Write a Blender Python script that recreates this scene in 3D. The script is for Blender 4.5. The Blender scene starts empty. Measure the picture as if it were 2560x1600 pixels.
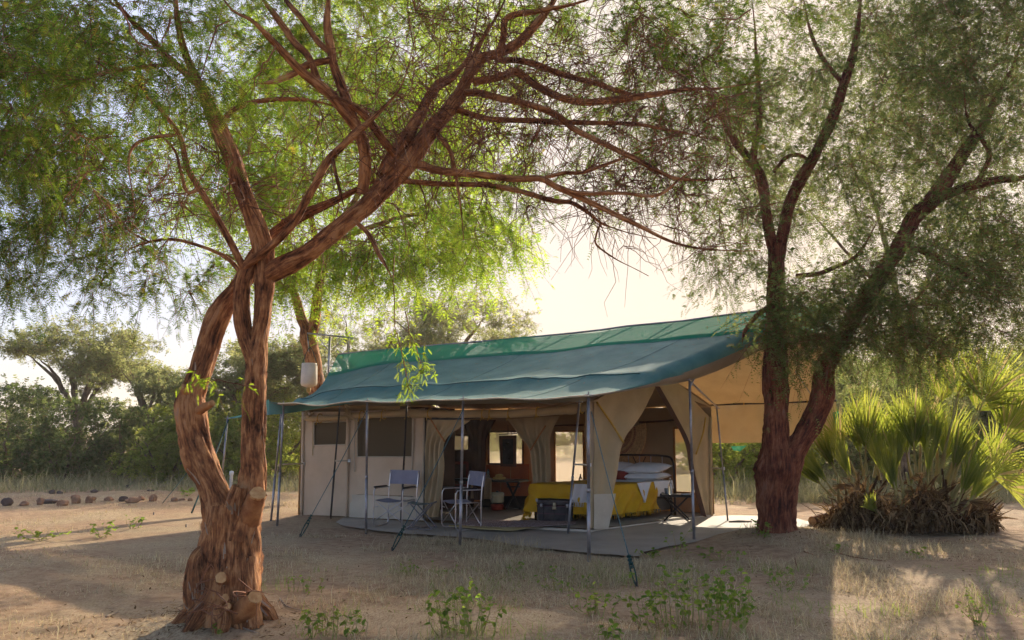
import bpy, math, random
import numpy as np

# ------------------------------------------------------------------ camera, sky, sun, exposure
scene = bpy.context.scene
C = scene.collection
F_PX, CX, CY, HORIZON, CAM_H = 1991.0, 1280.0, 800.0, 1072.0, 1.6
PITCH = math.atan((HORIZON - CY) / F_PX)
cam_data = bpy.data.cameras.new('camera')
cam_data.sensor_width = 36.0
cam_data.lens = 36.0 * F_PX / 2560.0
cam_data.clip_end = 3000.0
cam = bpy.data.objects.new('camera', cam_data)
cam.location = (0, 0, CAM_H)
cam.rotation_euler = (math.pi / 2 + PITCH, 0, 0)
C.objects.link(cam)
scene.camera = cam

SUN_AZ, SUN_EL = math.radians(23.2), math.radians(21.8)     # azimuth from +Y towards +X
world = bpy.data.worlds.new('World')
scene.world = world
world.use_nodes = True
wn, wl = world.node_tree.nodes, world.node_tree.links
wn.clear()
w_out = wn.new('ShaderNodeOutputWorld')
w_bg = wn.new('ShaderNodeBackground')
w_sky = wn.new('ShaderNodeTexSky')
w_sky.sky_type = 'NISHITA'
w_sky.sun_disc = False
w_sky.sun_elevation = SUN_EL
w_sky.sun_rotation = SUN_AZ
w_sky.air_density = 0.5
w_sky.dust_density = 3.2
w_sky.ozone_density = 0.5
w_bg.inputs['Strength'].default_value = 0.15
wl.new(w_sky.outputs[0], w_bg.inputs['Color'])
wl.new(w_bg.outputs[0], w_out.inputs['Surface'])

sun_data = bpy.data.lights.new('sun', 'SUN')
sun_data.energy = 3.0
sun_data.angle = math.radians(0.5)
sun_data.color = (1.0, 0.86, 0.66)
sun = bpy.data.objects.new('sun', sun_data)
sun_dir = (math.sin(SUN_AZ) * math.cos(SUN_EL), math.cos(SUN_AZ) * math.cos(SUN_EL), math.sin(SUN_EL))
sun.rotation_euler = (math.pi / 2 - SUN_EL, 0, math.pi - SUN_AZ)
sun.location = (8, 20, 10)
C.objects.link(sun)

vs = scene.view_settings
scene.display_settings.display_device = 'sRGB'
vs.view_transform = 'Standard'
vs.look = 'None'
vs.gamma = 1.0
vs.use_curve_mapping = False
vs.exposure = 1.52
cy = scene.cycles
cy.max_bounces = 4
cy.diffuse_bounces = 2
cy.glossy_bounces = 2
cy.transmission_bounces = 3
cy.transparent_max_bounces = 8
cy.sample_clamp_direct = 0.345
cy.use_adaptive_sampling = True
cy.adaptive_threshold = 0.03
cy.caustics_reflective = False
cy.caustics_refractive = False
cy.use_denoising = True
try:
    cy.denoiser = 'OPENIMAGEDENOISE'
except Exception:
    pass

# ------------------------------------------------------------------ helpers
rng = np.random.default_rng(11)
random.seed(11)
sP, cP = math.sin(PITCH), math.cos(PITCH)

def ray(px, py):
    a, b = px - CX, CY - py
    return np.array([a, F_PX * cP - b * sP, F_PX * sP + b * cP])

def P(px, py, Y):
    """the point of the place seen at photograph pixel (px, py), Y metres ahead"""
    d = ray(px, py)
    return np.array([0, 0, CAM_H]) + d * (Y / d[1])

def G(px, py, z=0.0):
    d = ray(px, py)
    return np.array([0, 0, CAM_H]) + d * ((z - CAM_H) / d[2])

def mpp(p):
    """metres per photograph pixel at a point"""
    return (p[1] * cP + (p[2] - CAM_H) * sP) / F_PX

def on_plane(px, py, a, b, off=0.0):
    """where the ray meets the vertical plane through the ground points a, b; off moves it back along the plane's normal"""
    d = ray(px, py)
    n = np.array([-(b[1] - a[1]), b[0] - a[0], 0.0])
    n /= np.linalg.norm(n)
    if n[1] < 0:
        n = -n
    o = np.array([0, 0, CAM_H])
    a3 = np.array([a[0], a[1], 0.0]) + n * off
    return o + d * (np.dot(a3 - o, n) / np.dot(d, n))

def hash3(ix, iy, iz, seed):
    h = (ix * 374761393 + iy * 668265263 + iz * 2147483647 + seed * 974634533) & 0xFFFFFFFF
    h = ((h ^ (h >> 13)) * 1274126177) & 0xFFFFFFFF
    return ((h ^ (h >> 16)) & 0xFFFF) / 32767.5 - 1.0

def vnoise(p, seed=0):
    p = np.asarray(p, float)
    if p.ndim > 2:
        return vnoise(p.reshape(-1, 3), seed).reshape(p.shape[:-1])
    i = np.floor(p).astype(np.int64)
    f = p - i
    f = f * f * (3 - 2 * f)
    out = np.zeros(len(p))
    for dx in (0, 1):
        for dy in (0, 1):
            for dz in (0, 1):
                w = (f[:, 0] if dx else 1 - f[:, 0]) * (f[:, 1] if dy else 1 - f[:, 1]) * (f[:, 2] if dz else 1 - f[:, 2])
                out += w * hash3(i[:, 0] + dx, i[:, 1] + dy, i[:, 2] + dz, seed)
    return out

def fbm(p, seed=0, octs=3):
    p = np.asarray(p, float)
    return sum(vnoise(p * 2 ** k, seed + k) * 0.5 ** k for k in range(octs))

def unit(v):
    v = np.asarray(v, float)
    return v / np.maximum(np.linalg.norm(v, axis=-1, keepdims=True), 1e-9)

def spline(pts, n):
    """Catmull-Rom through pts (k, d), n samples"""
    p = np.asarray(pts, float)
    if len(p) == 2:
        t = np.linspace(0, 1, n)[:, None]
        return p[0] * (1 - t) + p[1] * t
    q = np.vstack([2 * p[0] - p[1], p, 2 * p[-1] - p[-2]])
    t = np.linspace(0, len(p) - 1 - 1e-6, n)
    i = t.astype(int)
    f = (t - i)[:, None]
    a, b, c, d = q[i], q[i + 1], q[i + 2], q[i + 3]
    return 0.5 * (2 * b + (c - a) * f + (2 * a - 5 * b + 4 * c - d) * f ** 2 + (3 * b - a - 3 * c + d) * f ** 3)

class MB:
    """collects pieces of one mesh"""
    def __init__(self):
        self.v, self.f, self.uv, self.n = [], [], [], 0
    def add(self, v, f):
        v = np.asarray(v, float)
        self.v.append(v)
        self.f += [tuple(i + self.n for i in q) for q in f]
        self.n += len(v)
        return self
    def tube(self, pts, r, sides=8, cap=True):
        pts = np.asarray(pts, float)
        r = np.full(len(pts), r, float) if np.isscalar(r) else np.asarray(r, float)
        v, f = tube_geo(pts, r, sides)
        self.add(v, f)
        if cap:
            k = len(pts)
            self.f.append(tuple(self.n - len(v) + i for i in reversed(range(sides))))
            self.f.append(tuple(self.n - len(v) + (k - 1) * sides + i for i in range(sides)))
        return self
    def box(self, c, s, rz=0.0, bev=0.0, rx=0.0):
        x, y, z = s[0] / 2, s[1] / 2, s[2] / 2
        if bev <= 0:
            v = np.array([(i, j, k) for k in (-z, z) for j in (-y, y) for i in (-x, x)], float)
            f = [(0, 2, 3, 1), (4, 5, 7, 6), (0, 1, 5, 4), (2, 6, 7, 3), (0, 4, 6, 2), (1, 3, 7, 5)]
        else:
            b = min(bev, x * .9, y * .9, z * .9)
            v, f = [], []
            rings = [(-z, b), (-z + b, 0), (z - b, 0), (z, b)]
            for zz, ins in rings:
                X, Y = x - ins, y - ins
                e = b
                v += [(-X + e, -Y, zz), (X - e, -Y, zz), (X, -Y + e, zz), (X, Y - e, zz), (X - e, Y, zz), (-X + e, Y, zz), (-X, Y - e, zz), (-X, -Y + e, zz)]
            for k in range(3):
                for i in range(8):
                    j = (i + 1) % 8
                    f.append((k * 8 + i, k * 8 + j, k * 8 + 8 + j, k * 8 + 8 + i))
            f.append(tuple(reversed(range(8))))
            f.append(tuple(range(24, 32)))
            v = np.array(v, float)
        if rx:
            ca, sa = math.cos(rx), math.sin(rx)
            v = v @ np.array([[1, 0, 0], [0, ca, sa], [0, -sa, ca]])
        if rz:
            ca, sa = math.cos(rz), math.sin(rz)
            v = v @ np.array([[ca, sa, 0], [-sa, ca, 0], [0, 0, 1]])
        return self.add(v + np.asarray(c, float), f)
    def grid(self, pts):
        """pts (rows, cols, 3)"""
        r, c = pts.shape[:2]
        f = [(i * c + j, i * c + j + 1, (i + 1) * c + j + 1, (i + 1) * c + j) for i in range(r - 1) for j in range(c - 1)]
        return self.add(pts.reshape(-1, 3), f)
    def lathe(self, prof, c=(0, 0, 0), sides=20):
        prof = np.asarray(prof, float)
        a = np.linspace(0, 2 * math.pi, sides, endpoint=False)
        v = np.array([[(r * math.cos(t), r * math.sin(t), z) for t in a] for r, z in prof]).reshape(-1, 3)
        f = [(i * sides + j, i * sides + (j + 1) % sides, (i + 1) * sides + (j + 1) % sides, (i + 1) * sides + j) for i in range(len(prof) - 1) for j in range(sides)]
        return self.add(v + np.asarray(c, float), f)
    def build(self, name, mat, parent=None, smooth=True, local=False, sharp=None):
        return obj(name, np.vstack(self.v), self.f, mat, parent, smooth, local, sharp)

def tube_geo(pts, r, sides):
    n = len(pts)
    t = np.gradient(pts, axis=0)
    t = unit(t)
    up = np.array([0, 0, 1.0]) if abs(t[0][2]) < 0.9 else np.array([1.0, 0, 0])
    u = unit(np.cross(up, t[0]))
    a = np.linspace(0, 2 * math.pi, sides, endpoint=False)
    v = np.zeros((n, sides, 3))
    for i in range(n):
        u = u - t[i] * np.dot(u, t[i])
        u = unit(u)
        w = np.cross(t[i], u)
        v[i] = pts[i] + r[i] * (np.cos(a)[:, None] * u + np.sin(a)[:, None] * w)
    f = [(i * sides + j, i * sides + (j + 1) % sides, (i + 1) * sides + (j + 1) % sides, (i + 1) * sides + j) for i in range(n - 1) for j in range(sides)]
    return v.reshape(-1, 3), f

def wpos(o):
    p = np.zeros(3)
    while o is not None:
        p += np.array(o.location)
        o = o.parent
    return p

def link(name, me, mat, parent):
    o = bpy.data.objects.new(name, me)
    C.objects.link(o)
    if mat is not None:
        me.materials.append(mat)
    if parent is not None:
        o.parent = parent
    return o

def obj(name, v, f, mat, parent=None, smooth=True, local=False, sharp=None):
    v = np.asarray(v, float)
    if parent is not None and not local:
        v = v - wpos(parent)
    me = bpy.data.meshes.new(name)
    me.from_pydata(v.tolist(), [], f)
    if smooth:
        me.polygons.foreach_set('use_smooth', [True] * len(me.polygons))
        if sharp:
            me.set_sharp_from_angle(angle=math.radians(sharp))
    me.update()
    return link(name, me, mat, parent)

def big(name, v, k, mat, parent=None, tint=None, smooth=False, faces=None):
    """fast mesh: v (N,3); every k vertices in a row are one face, or faces (M,k) index them"""
    v = np.asarray(v, np.float32)
    if parent is not None:
        v = v - wpos(parent).astype(np.float32)
    idx = np.arange(len(v), dtype=np.int32) if faces is None else np.asarray(faces, np.int32).ravel()
    m = len(idx) // k
    me = bpy.data.meshes.new(name)
    me.vertices.add(len(v))
    me.vertices.foreach_set('co', v.ravel())
    me.loops.add(len(idx))
    me.loops.foreach_set('vertex_index', idx)
    me.polygons.add(m)
    me.polygons.foreach_set('loop_start', np.arange(0, m * k, k, dtype=np.int32))
    try:
        me.polygons.foreach_set('loop_total', np.full(m, k, dtype=np.int32))
    except Exception:
        pass
    if smooth:
        me.polygons.foreach_set('use_smooth', np.ones(m, dtype=bool))
    me.update(calc_edges=True)
    if tint is not None:
        at = me.attributes.new('tint', 'FLOAT', 'FACE')
        at.data.foreach_set('value', np.asarray(tint, np.float32))
    return link(name, me, mat, parent)

def tag(o, label, cat, group=None, kind=None):
    o['label'] = label
    if cat:
        o['category'] = cat
    if group:
        o['group'] = group
    if kind:
        o['kind'] = kind
    return o

def thing(name, label, cat, loc=(0, 0, 0), rz=0.0, group=None):
    o = bpy.data.objects.new(name, None)
    o.empty_display_size = 0.2
    C.objects.link(o)
    o.location = tuple(float(x) for x in loc)
    o.rotation_euler = (0, 0, rz)
    return tag(o, label, cat, group)

def copy_tree(root, loc, rz=0.0, sc=1.0, label=None):
    r = root.copy()
    C.objects.link(r)
    r.location = loc
    r.rotation_euler = (0, 0, rz)
    r.scale = (sc, sc, sc) if np.isscalar(sc) else sc
    if label:
        r['label'] = label
    for ch in list(root.children):
        c = ch.copy()
        C.objects.link(c)
        c.parent = r
        for g in ch.children:
            d = g.copy()
            C.objects.link(d)
            d.parent = c
    return r

# ------------------------------------------------------------------ materials
def new_mat(name):
    m = bpy.data.materials.new(name)
    m.use_nodes = True
    nt = m.node_tree
    nt.nodes.clear()
    out = nt.nodes.new('ShaderNodeOutputMaterial')
    return m, nt, out

def _noise(nt, scale, detail=4, rough=0.55, coord='Object', stretch=None):
    tc = nt.nodes.new('ShaderNodeTexCoord')
    n = nt.nodes.new('ShaderNodeTexNoise')
    n.inputs['Scale'].default_value = scale
    n.inputs['Detail'].default_value = detail
    n.inputs['Roughness'].default_value = rough
    src = tc.outputs[coord]
    if stretch is not None:
        mp = nt.nodes.new('ShaderNodeMapping')
        mp.inputs['Scale'].default_value = stretch
        nt.links.new(src, mp.inputs['Vector'])
        src = mp.outputs[0]
    nt.links.new(src, n.inputs['Vector'])
    return n

def _ramp(nt, fac, stops):
    r = nt.nodes.new('ShaderNodeValToRGB')
    els = r.color_ramp.elements
    while len(els) < len(stops):
        els.new(0.5)
    for e, (p, c) in zip(els, stops):
        e.position = p
        e.color = (*c, 1)
    nt.links.new(fac, r.inputs['Fac'])
    return r

def solid(name, col, col2=None, scale=6.0, rough=0.7, metal=0.0, bump=0.0, bscale=40.0, trans=0.0, tcol=None, stretch=None, spec=0.3, lo=0.35, hi=0.65, detail=5):
    """Principled surface with mottled colour and fine relief; trans mixes in light passing through thin cloth"""
    m, nt, out = new_mat(name)
    b = nt.nodes.new('ShaderNodeBsdfPrincipled')
    b.inputs['Roughness'].default_value = rough
    b.inputs['Metallic'].default_value = metal
    b.inputs['Specular IOR Level'].default_value = spec
    col2 = col2 or tuple(c * 0.78 for c in col)
    n = _noise(nt, scale, detail, stretch=stretch)
    r = _ramp(nt, n.outputs['Fac'], [(lo, col2), (hi, col)])
    nt.links.new(r.outputs[0], b.inputs['Base Color'])
    if bump > 0:
        n2 = _noise(nt, bscale, 4, stretch=stretch)
        bp = nt.nodes.new('ShaderNodeBump')
        bp.inputs['Strength'].default_value = bump
        bp.inputs['Distance'].default_value = 0.01
        nt.links.new(n2.outputs['Fac'], bp.inputs['Height'])
        nt.links.new(bp.outputs[0], b.inputs['Normal'])
    sh = b.outputs[0]
    if trans > 0:
        t = nt.nodes.new('ShaderNodeBsdfTranslucent')
        if tcol is None:
            nt.links.new(r.outputs[0], t.inputs['Color'])
        else:
            t.inputs['Color'].default_value = (*tcol, 1)
        mx = nt.nodes.new('ShaderNodeMixShader')
        mx.inputs[0].default_value = trans
        nt.links.new(sh, mx.inputs[1])
        nt.links.new(t.outputs[0], mx.inputs[2])
        sh = mx.outputs[0]
    nt.links.new(sh, out.inputs['Surface'])
    return m

def leaf_mat(name, lo, hi, tlo, thi, trans=0.5, rare=None):
    """thin leaf: diffuse front, light passing through; every leaf has its own tint"""
    m, nt, out = new_mat(name)
    a = nt.nodes.new('ShaderNodeAttribute')
    a.attribute_name = 'tint'
    r1 = _ramp(nt, a.outputs['Fac'], [(0.0, lo), (0.93, hi), (1.0, rare or hi)])
    r2 = _ramp(nt, a.outputs['Fac'], [(0.0, tlo), (0.93, thi), (1.0, rare or thi)])
    d = nt.nodes.new('ShaderNodeBsdfDiffuse')
    t = nt.nodes.new('ShaderNodeBsdfTranslucent')
    mx = nt.nodes.new('ShaderNodeMixShader')
    mx.inputs[0].default_value = trans
    nt.links.new(r1.outputs[0], d.inputs['Color'])
    nt.links.new(r2.outputs[0], t.inputs['Color'])
    nt.links.new(d.outputs[0], mx.inputs[1])
    nt.links.new(t.outputs[0], mx.inputs[2])
    nt.links.new(mx.outputs[0], out.inputs['Surface'])
    return m

def gauze(name, col, opacity, trans=0.5):
    """woven net: part of the light goes straight through between the threads"""
    m, nt, out = new_mat(name)
    d = nt.nodes.new('ShaderNodeBsdfDiffuse')
    d.inputs['Color'].default_value = (*col, 1)
    t = nt.nodes.new('ShaderNodeBsdfTranslucent')
    t.inputs['Color'].default_value = (*col, 1)
    mx = nt.nodes.new('ShaderNodeMixShader')
    mx.inputs[0].default_value = trans
    nt.links.new(d.outputs[0], mx.inputs[1])
    nt.links.new(t.outputs[0], mx.inputs[2])
    tr = nt.nodes.new('ShaderNodeBsdfTransparent')
    m2 = nt.nodes.new('ShaderNodeMixShader')
    m2.inputs[0].default_value = opacity
    nt.links.new(tr.outputs[0], m2.inputs[1])
    nt.links.new(mx.outputs[0], m2.inputs[2])
    nt.links.new(m2.outputs[0], out.inputs['Surface'])
    return m

def bark_mat(name, dark, mid, light, streak=26.0):
    """fissured bark: streaks that run along the limb (uv: round the limb, along it)"""
    m, nt, out = new_mat(name)
    b = nt.nodes.new('ShaderNodeBsdfPrincipled')
    b.inputs['Roughness'].default_value = 0.85
    b.inputs['Specular IOR Level'].default_value = 0.2
    n1 = _noise(nt, 1.0, 6, 0.65, 'UV', (streak, 4.0, 1))
    n1.inputs['Distortion'].default_value = 0.6
    n3 = _noise(nt, 1.0, 4, 0.6, 'UV', (streak * 3.4, 9.0, 1))
    n2 = _noise(nt, 2.6, 5, 0.65, 'Object')
    def madd(x, k, y=None):
        q = nt.nodes.new('ShaderNodeMath')
        q.operation = 'MULTIPLY_ADD' if y is not None else 'MULTIPLY'
        q.inputs[1].default_value = k
        nt.links.new(x, q.inputs[0])
        if y is not None:
            nt.links.new(y, q.inputs[2])
        return q.outputs[0]
    rel = madd(n1.outputs['Fac'], 0.65, madd(n3.outputs['Fac'], 0.35))
    fac = madd(n2.outputs['Fac'], 0.42, madd(rel, 0.62))
    grey = tuple(0.5 * c + 0.10 for c in light)
    r = _ramp(nt, fac, [(0.42, dark), (0.50, mid), (0.58, light), (0.68, grey)])
    nt.links.new(r.outputs[0], b.inputs['Base Color'])
    bp = nt.nodes.new('ShaderNodeBump')
    bp.inputs['Strength'].default_value = 1.0
    bp.inputs['Distance'].default_value = 0.045
    nt.links.new(rel, bp.inputs['Height'])
    nt.links.new(bp.outputs[0], b.inputs['Normal'])
    nt.links.new(b.outputs[0], out.inputs['Surface'])
    return m

M = {}
M['bark'] = bark_mat('red_brown_bark', (0.038, 0.013, 0.005), (0.23, 0.086, 0.032), (0.48, 0.225, 0.088))
M['bark_dark'] = bark_mat('dark_red_bark', (0.028, 0.010, 0.006), (0.135, 0.036, 0.018), (0.26, 0.10, 0.048))
M['bark_grey'] = bark_mat('grey_brown_bark', (0.035, 0.022, 0.014), (0.13, 0.085, 0.055), (0.24, 0.17, 0.11))
M['twig'] = solid('twig_bark', (0.26, 0.105, 0.050), (0.11, 0.040, 0.020), 3.0, 0.85)
M['cut_wood'] = solid('sawn_wood', (0.52, 0.31, 0.13), (0.36, 0.17, 0.06), 18.0, 0.8, bump=0.3, bscale=60)
M['leaf'] = leaf_mat('feathery_leaf', (0.028, 0.058, 0.014), (0.080, 0.110, 0.026), (0.10, 0.21, 0.018), (0.34, 0.42, 0.05), 0.5, (0.45, 0.36, 0.05))
M['leaf_bright'] = leaf_mat('young_feathery_leaf', (0.06, 0.11, 0.015), (0.11, 0.16, 0.025), (0.30, 0.50, 0.02), (0.60, 0.72, 0.06), 0.6, (0.5, 0.42, 0.05))
M['leaf_dull'] = leaf_mat('dusty_feathery_leaf', (0.045, 0.072, 0.024), (0.105, 0.130, 0.050), (0.15, 0.22, 0.05), (0.34, 0.38, 0.11), 0.5, (0.30, 0.26, 0.10))
M['leaf_acacia'] = leaf_mat('acacia_leaf', (0.070, 0.090, 0.036), (0.15, 0.165, 0.070), (0.26, 0.30, 0.09), (0.48, 0.48, 0.18), 0.55, (0.30, 0.26, 0.10))
M['leaf_bush'] = leaf_mat('bush_leaf', (0.06, 0.09, 0.022), (0.13, 0.155, 0.04), (0.32, 0.42, 0.05), (0.58, 0.60, 0.10), 0.58, (0.4, 0.34, 0.1))
M['leaf_weed'] = leaf_mat('weed_leaf', (0.06, 0.12, 0.03), (0.11, 0.17, 0.04), (0.26, 0.42, 0.05), (0.46, 0.56, 0.08), 0.5)
M['palm'] = leaf_mat('palm_blade', (0.07, 0.10, 0.02), (0.15, 0.17, 0.045), (0.28, 0.36, 0.03), (0.54, 0.54, 0.09), 0.5, (0.42, 0.32, 0.14))
M['palm_dry'] = leaf_mat('dry_palm_leaf', (0.060, 0.030, 0.014), (0.32, 0.21, 0.105), (0.10, 0.05, 0.018), (0.36, 0.23, 0.10), 0.22)
M['petiole'] = solid('palm_stalk', (0.30, 0.30, 0.09), (0.26, 0.17, 0.06), 4.0, 0.6)
M['straw'] = leaf_mat('straw', (0.32, 0.255, 0.145), (0.66, 0.55, 0.36), (0.30, 0.23, 0.11), (0.60, 0.48, 0.27), 0.4)
M['grass_pale'] = leaf_mat('pale_grass', (0.20, 0.19, 0.10), (0.38, 0.34, 0.20), (0.22, 0.22, 0.10), (0.42, 0.38, 0.2), 0.4)
M['canvas'] = solid('tan_canvas', (0.58, 0.43, 0.25), (0.47, 0.34, 0.185), 2.0, 0.9, bump=0.15, bscale=140, trans=0.12, tcol=(0.50, 0.32, 0.13))
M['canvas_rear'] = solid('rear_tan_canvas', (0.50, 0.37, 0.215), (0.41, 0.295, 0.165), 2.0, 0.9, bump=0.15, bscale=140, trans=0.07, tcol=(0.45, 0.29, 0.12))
M['canvas_pale'] = solid('faded_canvas', (0.64, 0.54, 0.41), (0.55, 0.45, 0.33), 2.5, 0.9, bump=0.15, bscale=140, trans=0.10)
M['canvas_wall'] = solid('grey_tan_canvas', (0.67, 0.50, 0.34), (0.57, 0.415, 0.275), 2.0, 0.9, bump=0.15, bscale=140, trans=0.08)
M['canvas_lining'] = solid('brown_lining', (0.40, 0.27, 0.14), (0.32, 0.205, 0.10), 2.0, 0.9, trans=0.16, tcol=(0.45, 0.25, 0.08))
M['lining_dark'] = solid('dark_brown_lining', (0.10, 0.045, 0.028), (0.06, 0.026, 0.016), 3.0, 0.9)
M['fly'] = solid('teal_canvas', (0.095, 0.225, 0.205), (0.048, 0.150, 0.145), 2.2, 0.78, bump=0.2, bscale=60, detail=9, trans=0.10, tcol=(0.05, 0.24, 0.20), spec=0.25)
M['fly_seam'] = solid('teal_seam', (0.045, 0.125, 0.120), (0.030, 0.09, 0.088), 5.0, 0.8)
M['fly_under'] = solid('grey_brown_lining', (0.27, 0.21, 0.14), (0.22, 0.165, 0.105), 2.0, 0.9)
M['net'] = gauze('green_shade_net', (0.035, 0.27, 0.165), 0.80, 0.25)
M['window_net'] = gauze('brown_window_net', (0.20, 0.145, 0.085), 0.78, 0.4)
M['window_net_thin'] = gauze('pale_window_net', (0.62, 0.55, 0.42), 0.42, 0.5)
M['groundsheet'] = solid('grey_tan_groundsheet', (0.40, 0.345, 0.275), (0.30, 0.255, 0.20), 1.6, 0.55, bump=0.25, bscale=12, spec=0.4)
M['steel'] = solid('galvanised_tube', (0.36, 0.34, 0.35), (0.25, 0.235, 0.24), 9.0, 0.42, 0.75, bump=0.05)
M['steel_dark'] = solid('dark_tube', (0.055, 0.045, 0.045), (0.03, 0.022, 0.022), 9.0, 0.5, 0.5)
M['chair_tube'] = solid('anodised_tube', (0.62, 0.56, 0.54), (0.5, 0.45, 0.44), 9.0, 0.3, 0.85)
M['stool_tube'] = solid('dark_anodised_tube', (0.22, 0.20, 0.21), (0.15, 0.14, 0.15), 9.0, 0.35, 0.8)
M['chair_cloth'] = solid('grey_blue_cloth', (0.26, 0.25, 0.31), (0.22, 0.21, 0.265), 5.0, 0.9, bump=0.2, bscale=200)
M['stool_cloth'] = solid('green_grey_cloth', (0.17, 0.20, 0.18), (0.13, 0.155, 0.14), 5.0, 0.9, bump=0.2, bscale=200)
M['black'] = solid('black_plastic', (0.022, 0.018, 0.02), (0.012, 0.010, 0.012), 9.0, 0.45)
M['blackwood'] = solid('black_wood', (0.018, 0.013, 0.011), (0.009, 0.007, 0.006), 8.0, 0.4, stretch=(1, 8, 1))
M['iron'] = solid('bed_iron', (0.05, 0.032, 0.026), (0.03, 0.018, 0.014), 9.0, 0.4, 0.6)
M['trunk_tin'] = solid('blackened_tin', (0.06, 0.06, 0.066), (0.010, 0.010, 0.013), 7.0, 0.32, 0.6, bump=0.2, bscale=30)
M['trunk_trim'] = solid('purple_trim', (0.10, 0.035, 0.055), (0.05, 0.02, 0.03), 9.0, 0.5)
M['brass'] = solid('dull_brass', (0.5, 0.42, 0.28), (0.32, 0.26, 0.16), 14.0, 0.35, 0.9)
M['yellow'] = solid('mustard_wool', (0.66, 0.36, 0.012), (0.55, 0.28, 0.008), 4.0, 0.95, bump=0.4, bscale=160)
M['white'] = solid('white_linen', (0.78, 0.72, 0.68), (0.70, 0.64, 0.60), 4.0, 0.9, bump=0.15, bscale=60)
M['cream'] = solid('cream_enamel', (0.60, 0.54, 0.34), (0.50, 0.44, 0.26), 6.0, 0.35)
M['cream_tank'] = solid('cream_canvas_tank', (0.66, 0.58, 0.47), (0.54, 0.46, 0.36), 4.0, 0.6, bump=0.1)
M['red_enamel'] = solid('red_enamel', (0.42, 0.055, 0.025), (0.3, 0.035, 0.018), 6.0, 0.35)
M['orange'] = solid('orange_leather', (0.46, 0.115, 0.030), (0.33, 0.07, 0.02), 4.0, 0.7, bump=0.15)
M['red_cloth'] = solid('dark_red_cloth', (0.26, 0.035, 0.022), (0.16, 0.02, 0.014), 4.0, 0.9)
M['strap'] = solid('ochre_webbing', (0.60, 0.36, 0.06), (0.48, 0.27, 0.04), 30.0, 0.9)
M['strap_red'] = solid('orange_webbing', (0.46, 0.19, 0.045), (0.36, 0.13, 0.03), 30.0, 0.9)
M['rope'] = solid('teal_rope', (0.075, 0.155, 0.165), (0.045, 0.10, 0.11), 60.0, 0.9, stretch=(1, 1, 8))
M['rope_dark'] = solid('dark_green_rope', (0.025, 0.075, 0.065), (0.012, 0.04, 0.036), 60.0, 0.9)
M['basket'] = solid('woven_cane', (0.72, 0.44, 0.19), (0.48, 0.25, 0.09), 24.0, 0.8, bump=0.5, bscale=70)
M['basket_red'] = solid('red_dyed_cane', (0.46, 0.17, 0.075), (0.28, 0.09, 0.045), 24.0, 0.8, bump=0.5, bscale=70)
M['rug'] = solid('mottled_rug', (0.50, 0.40, 0.36), (0.14, 0.055, 0.05), 60.0, 0.95, bump=0.5, bscale=120, lo=0.42, hi=0.58)
M['mat'] = solid('straw_mat', (0.58, 0.46, 0.22), (0.46, 0.35, 0.15), 30.0, 0.9, bump=0.3, stretch=(1, 12, 1))
M['towel'] = solid('coarse_brown_cloth', (0.44, 0.29, 0.15), (0.28, 0.17, 0.08), 26.0, 0.95, bump=0.3, stretch=(6, 6, 1))
M['picture'] = solid('dark_glass', (0.045, 0.045, 0.05), (0.012, 0.012, 0.014), 9.0, 0.12, spec=0.6)
M['leather'] = solid('dark_leather', (0.13, 0.045, 0.022), (0.07, 0.022, 0.012), 9.0, 0.55)
M['stone'] = solid('brown_stone', (0.38, 0.21, 0.12), (0.20, 0.105, 0.06), 5.0, 0.9, bump=0.6, bscale=16)
M['stone_dark'] = solid('dark_stone', (0.13, 0.09, 0.075), (0.07, 0.045, 0.038), 5.0, 0.9, bump=0.6, bscale=16)
M['dead_wood'] = solid('grey_dead_wood', (0.34, 0.26, 0.19), (0.20, 0.14, 0.095), 8.0, 0.9, stretch=(1, 1, .2))
M['white_paint'] = solid('white_paint', (0.75, 0.72, 0.68), (0.62, 0.58, 0.54), 8.0, 0.6)
M['ochre_plastic'] = solid('ochre_plastic', (0.55, 0.36, 0.10), (0.45, 0.28, 0.07), 8.0, 0.5)
m, nt, out = new_mat('clear_glass')
gb = nt.nodes.new('ShaderNodeBsdfPrincipled')
gb.inputs['Base Color'].default_value = (0.9, 0.95, 0.95, 1)
gb.inputs['Roughness'].default_value = 0.05
gb.inputs['Transmission Weight'].default_value = 0.85
gb.inputs['IOR'].default_value = 1.3
nt.links.new(gb.outputs[0], out.inputs['Surface'])
M['glass'] = m

# ------------------------------------------------------------------ ground
def height(x, y):
    x, y = np.asarray(x, float), np.asarray(y, float)
    p = np.stack([x * 0.35, y * 0.35, x * 0], -1)
    h = 0.05 * fbm(p, 3, 2) + 0.012 * vnoise(p * 7, 5) + 0.006 * vnoise(p * 19, 6)
    q = (x - 0.0) * 0.876 - (y - 13.6) * 0.481                     # flat where the tent and its groundsheet lie
    r = (x - 0.0) * 0.481 + (y - 13.6) * 0.876
    flat = np.clip((np.maximum(np.abs(q) - 4.6, np.abs(r) - 4.2)) / 1.5, 0, 1)
    h = h * flat - 0.015
    h += 0.05 * (1 - flat) * np.clip((r + 1.0) / 1.0, 0, 1)
    h += 0.12 * np.exp(-((x - 4.03) ** 2 + (y - 11.95) ** 2) / 0.6)     # earth heaped round the right-hand tree
    h += 0.10 * np.exp(-((x + 2.6) ** 2 + (y - 7.1) ** 2) / 0.5)
    return h

def axis(lo, hi, step, far):
    a = list(np.arange(lo, hi + 1e-6, step))
    s, b = step, hi
    while b < far:
        s *= 1.25
        b += s
        a.append(b)
    s, b = step, lo
    while b > -far:
        s *= 1.25
        b -= s
        a.insert(0, b)
    return np.array(a)

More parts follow.
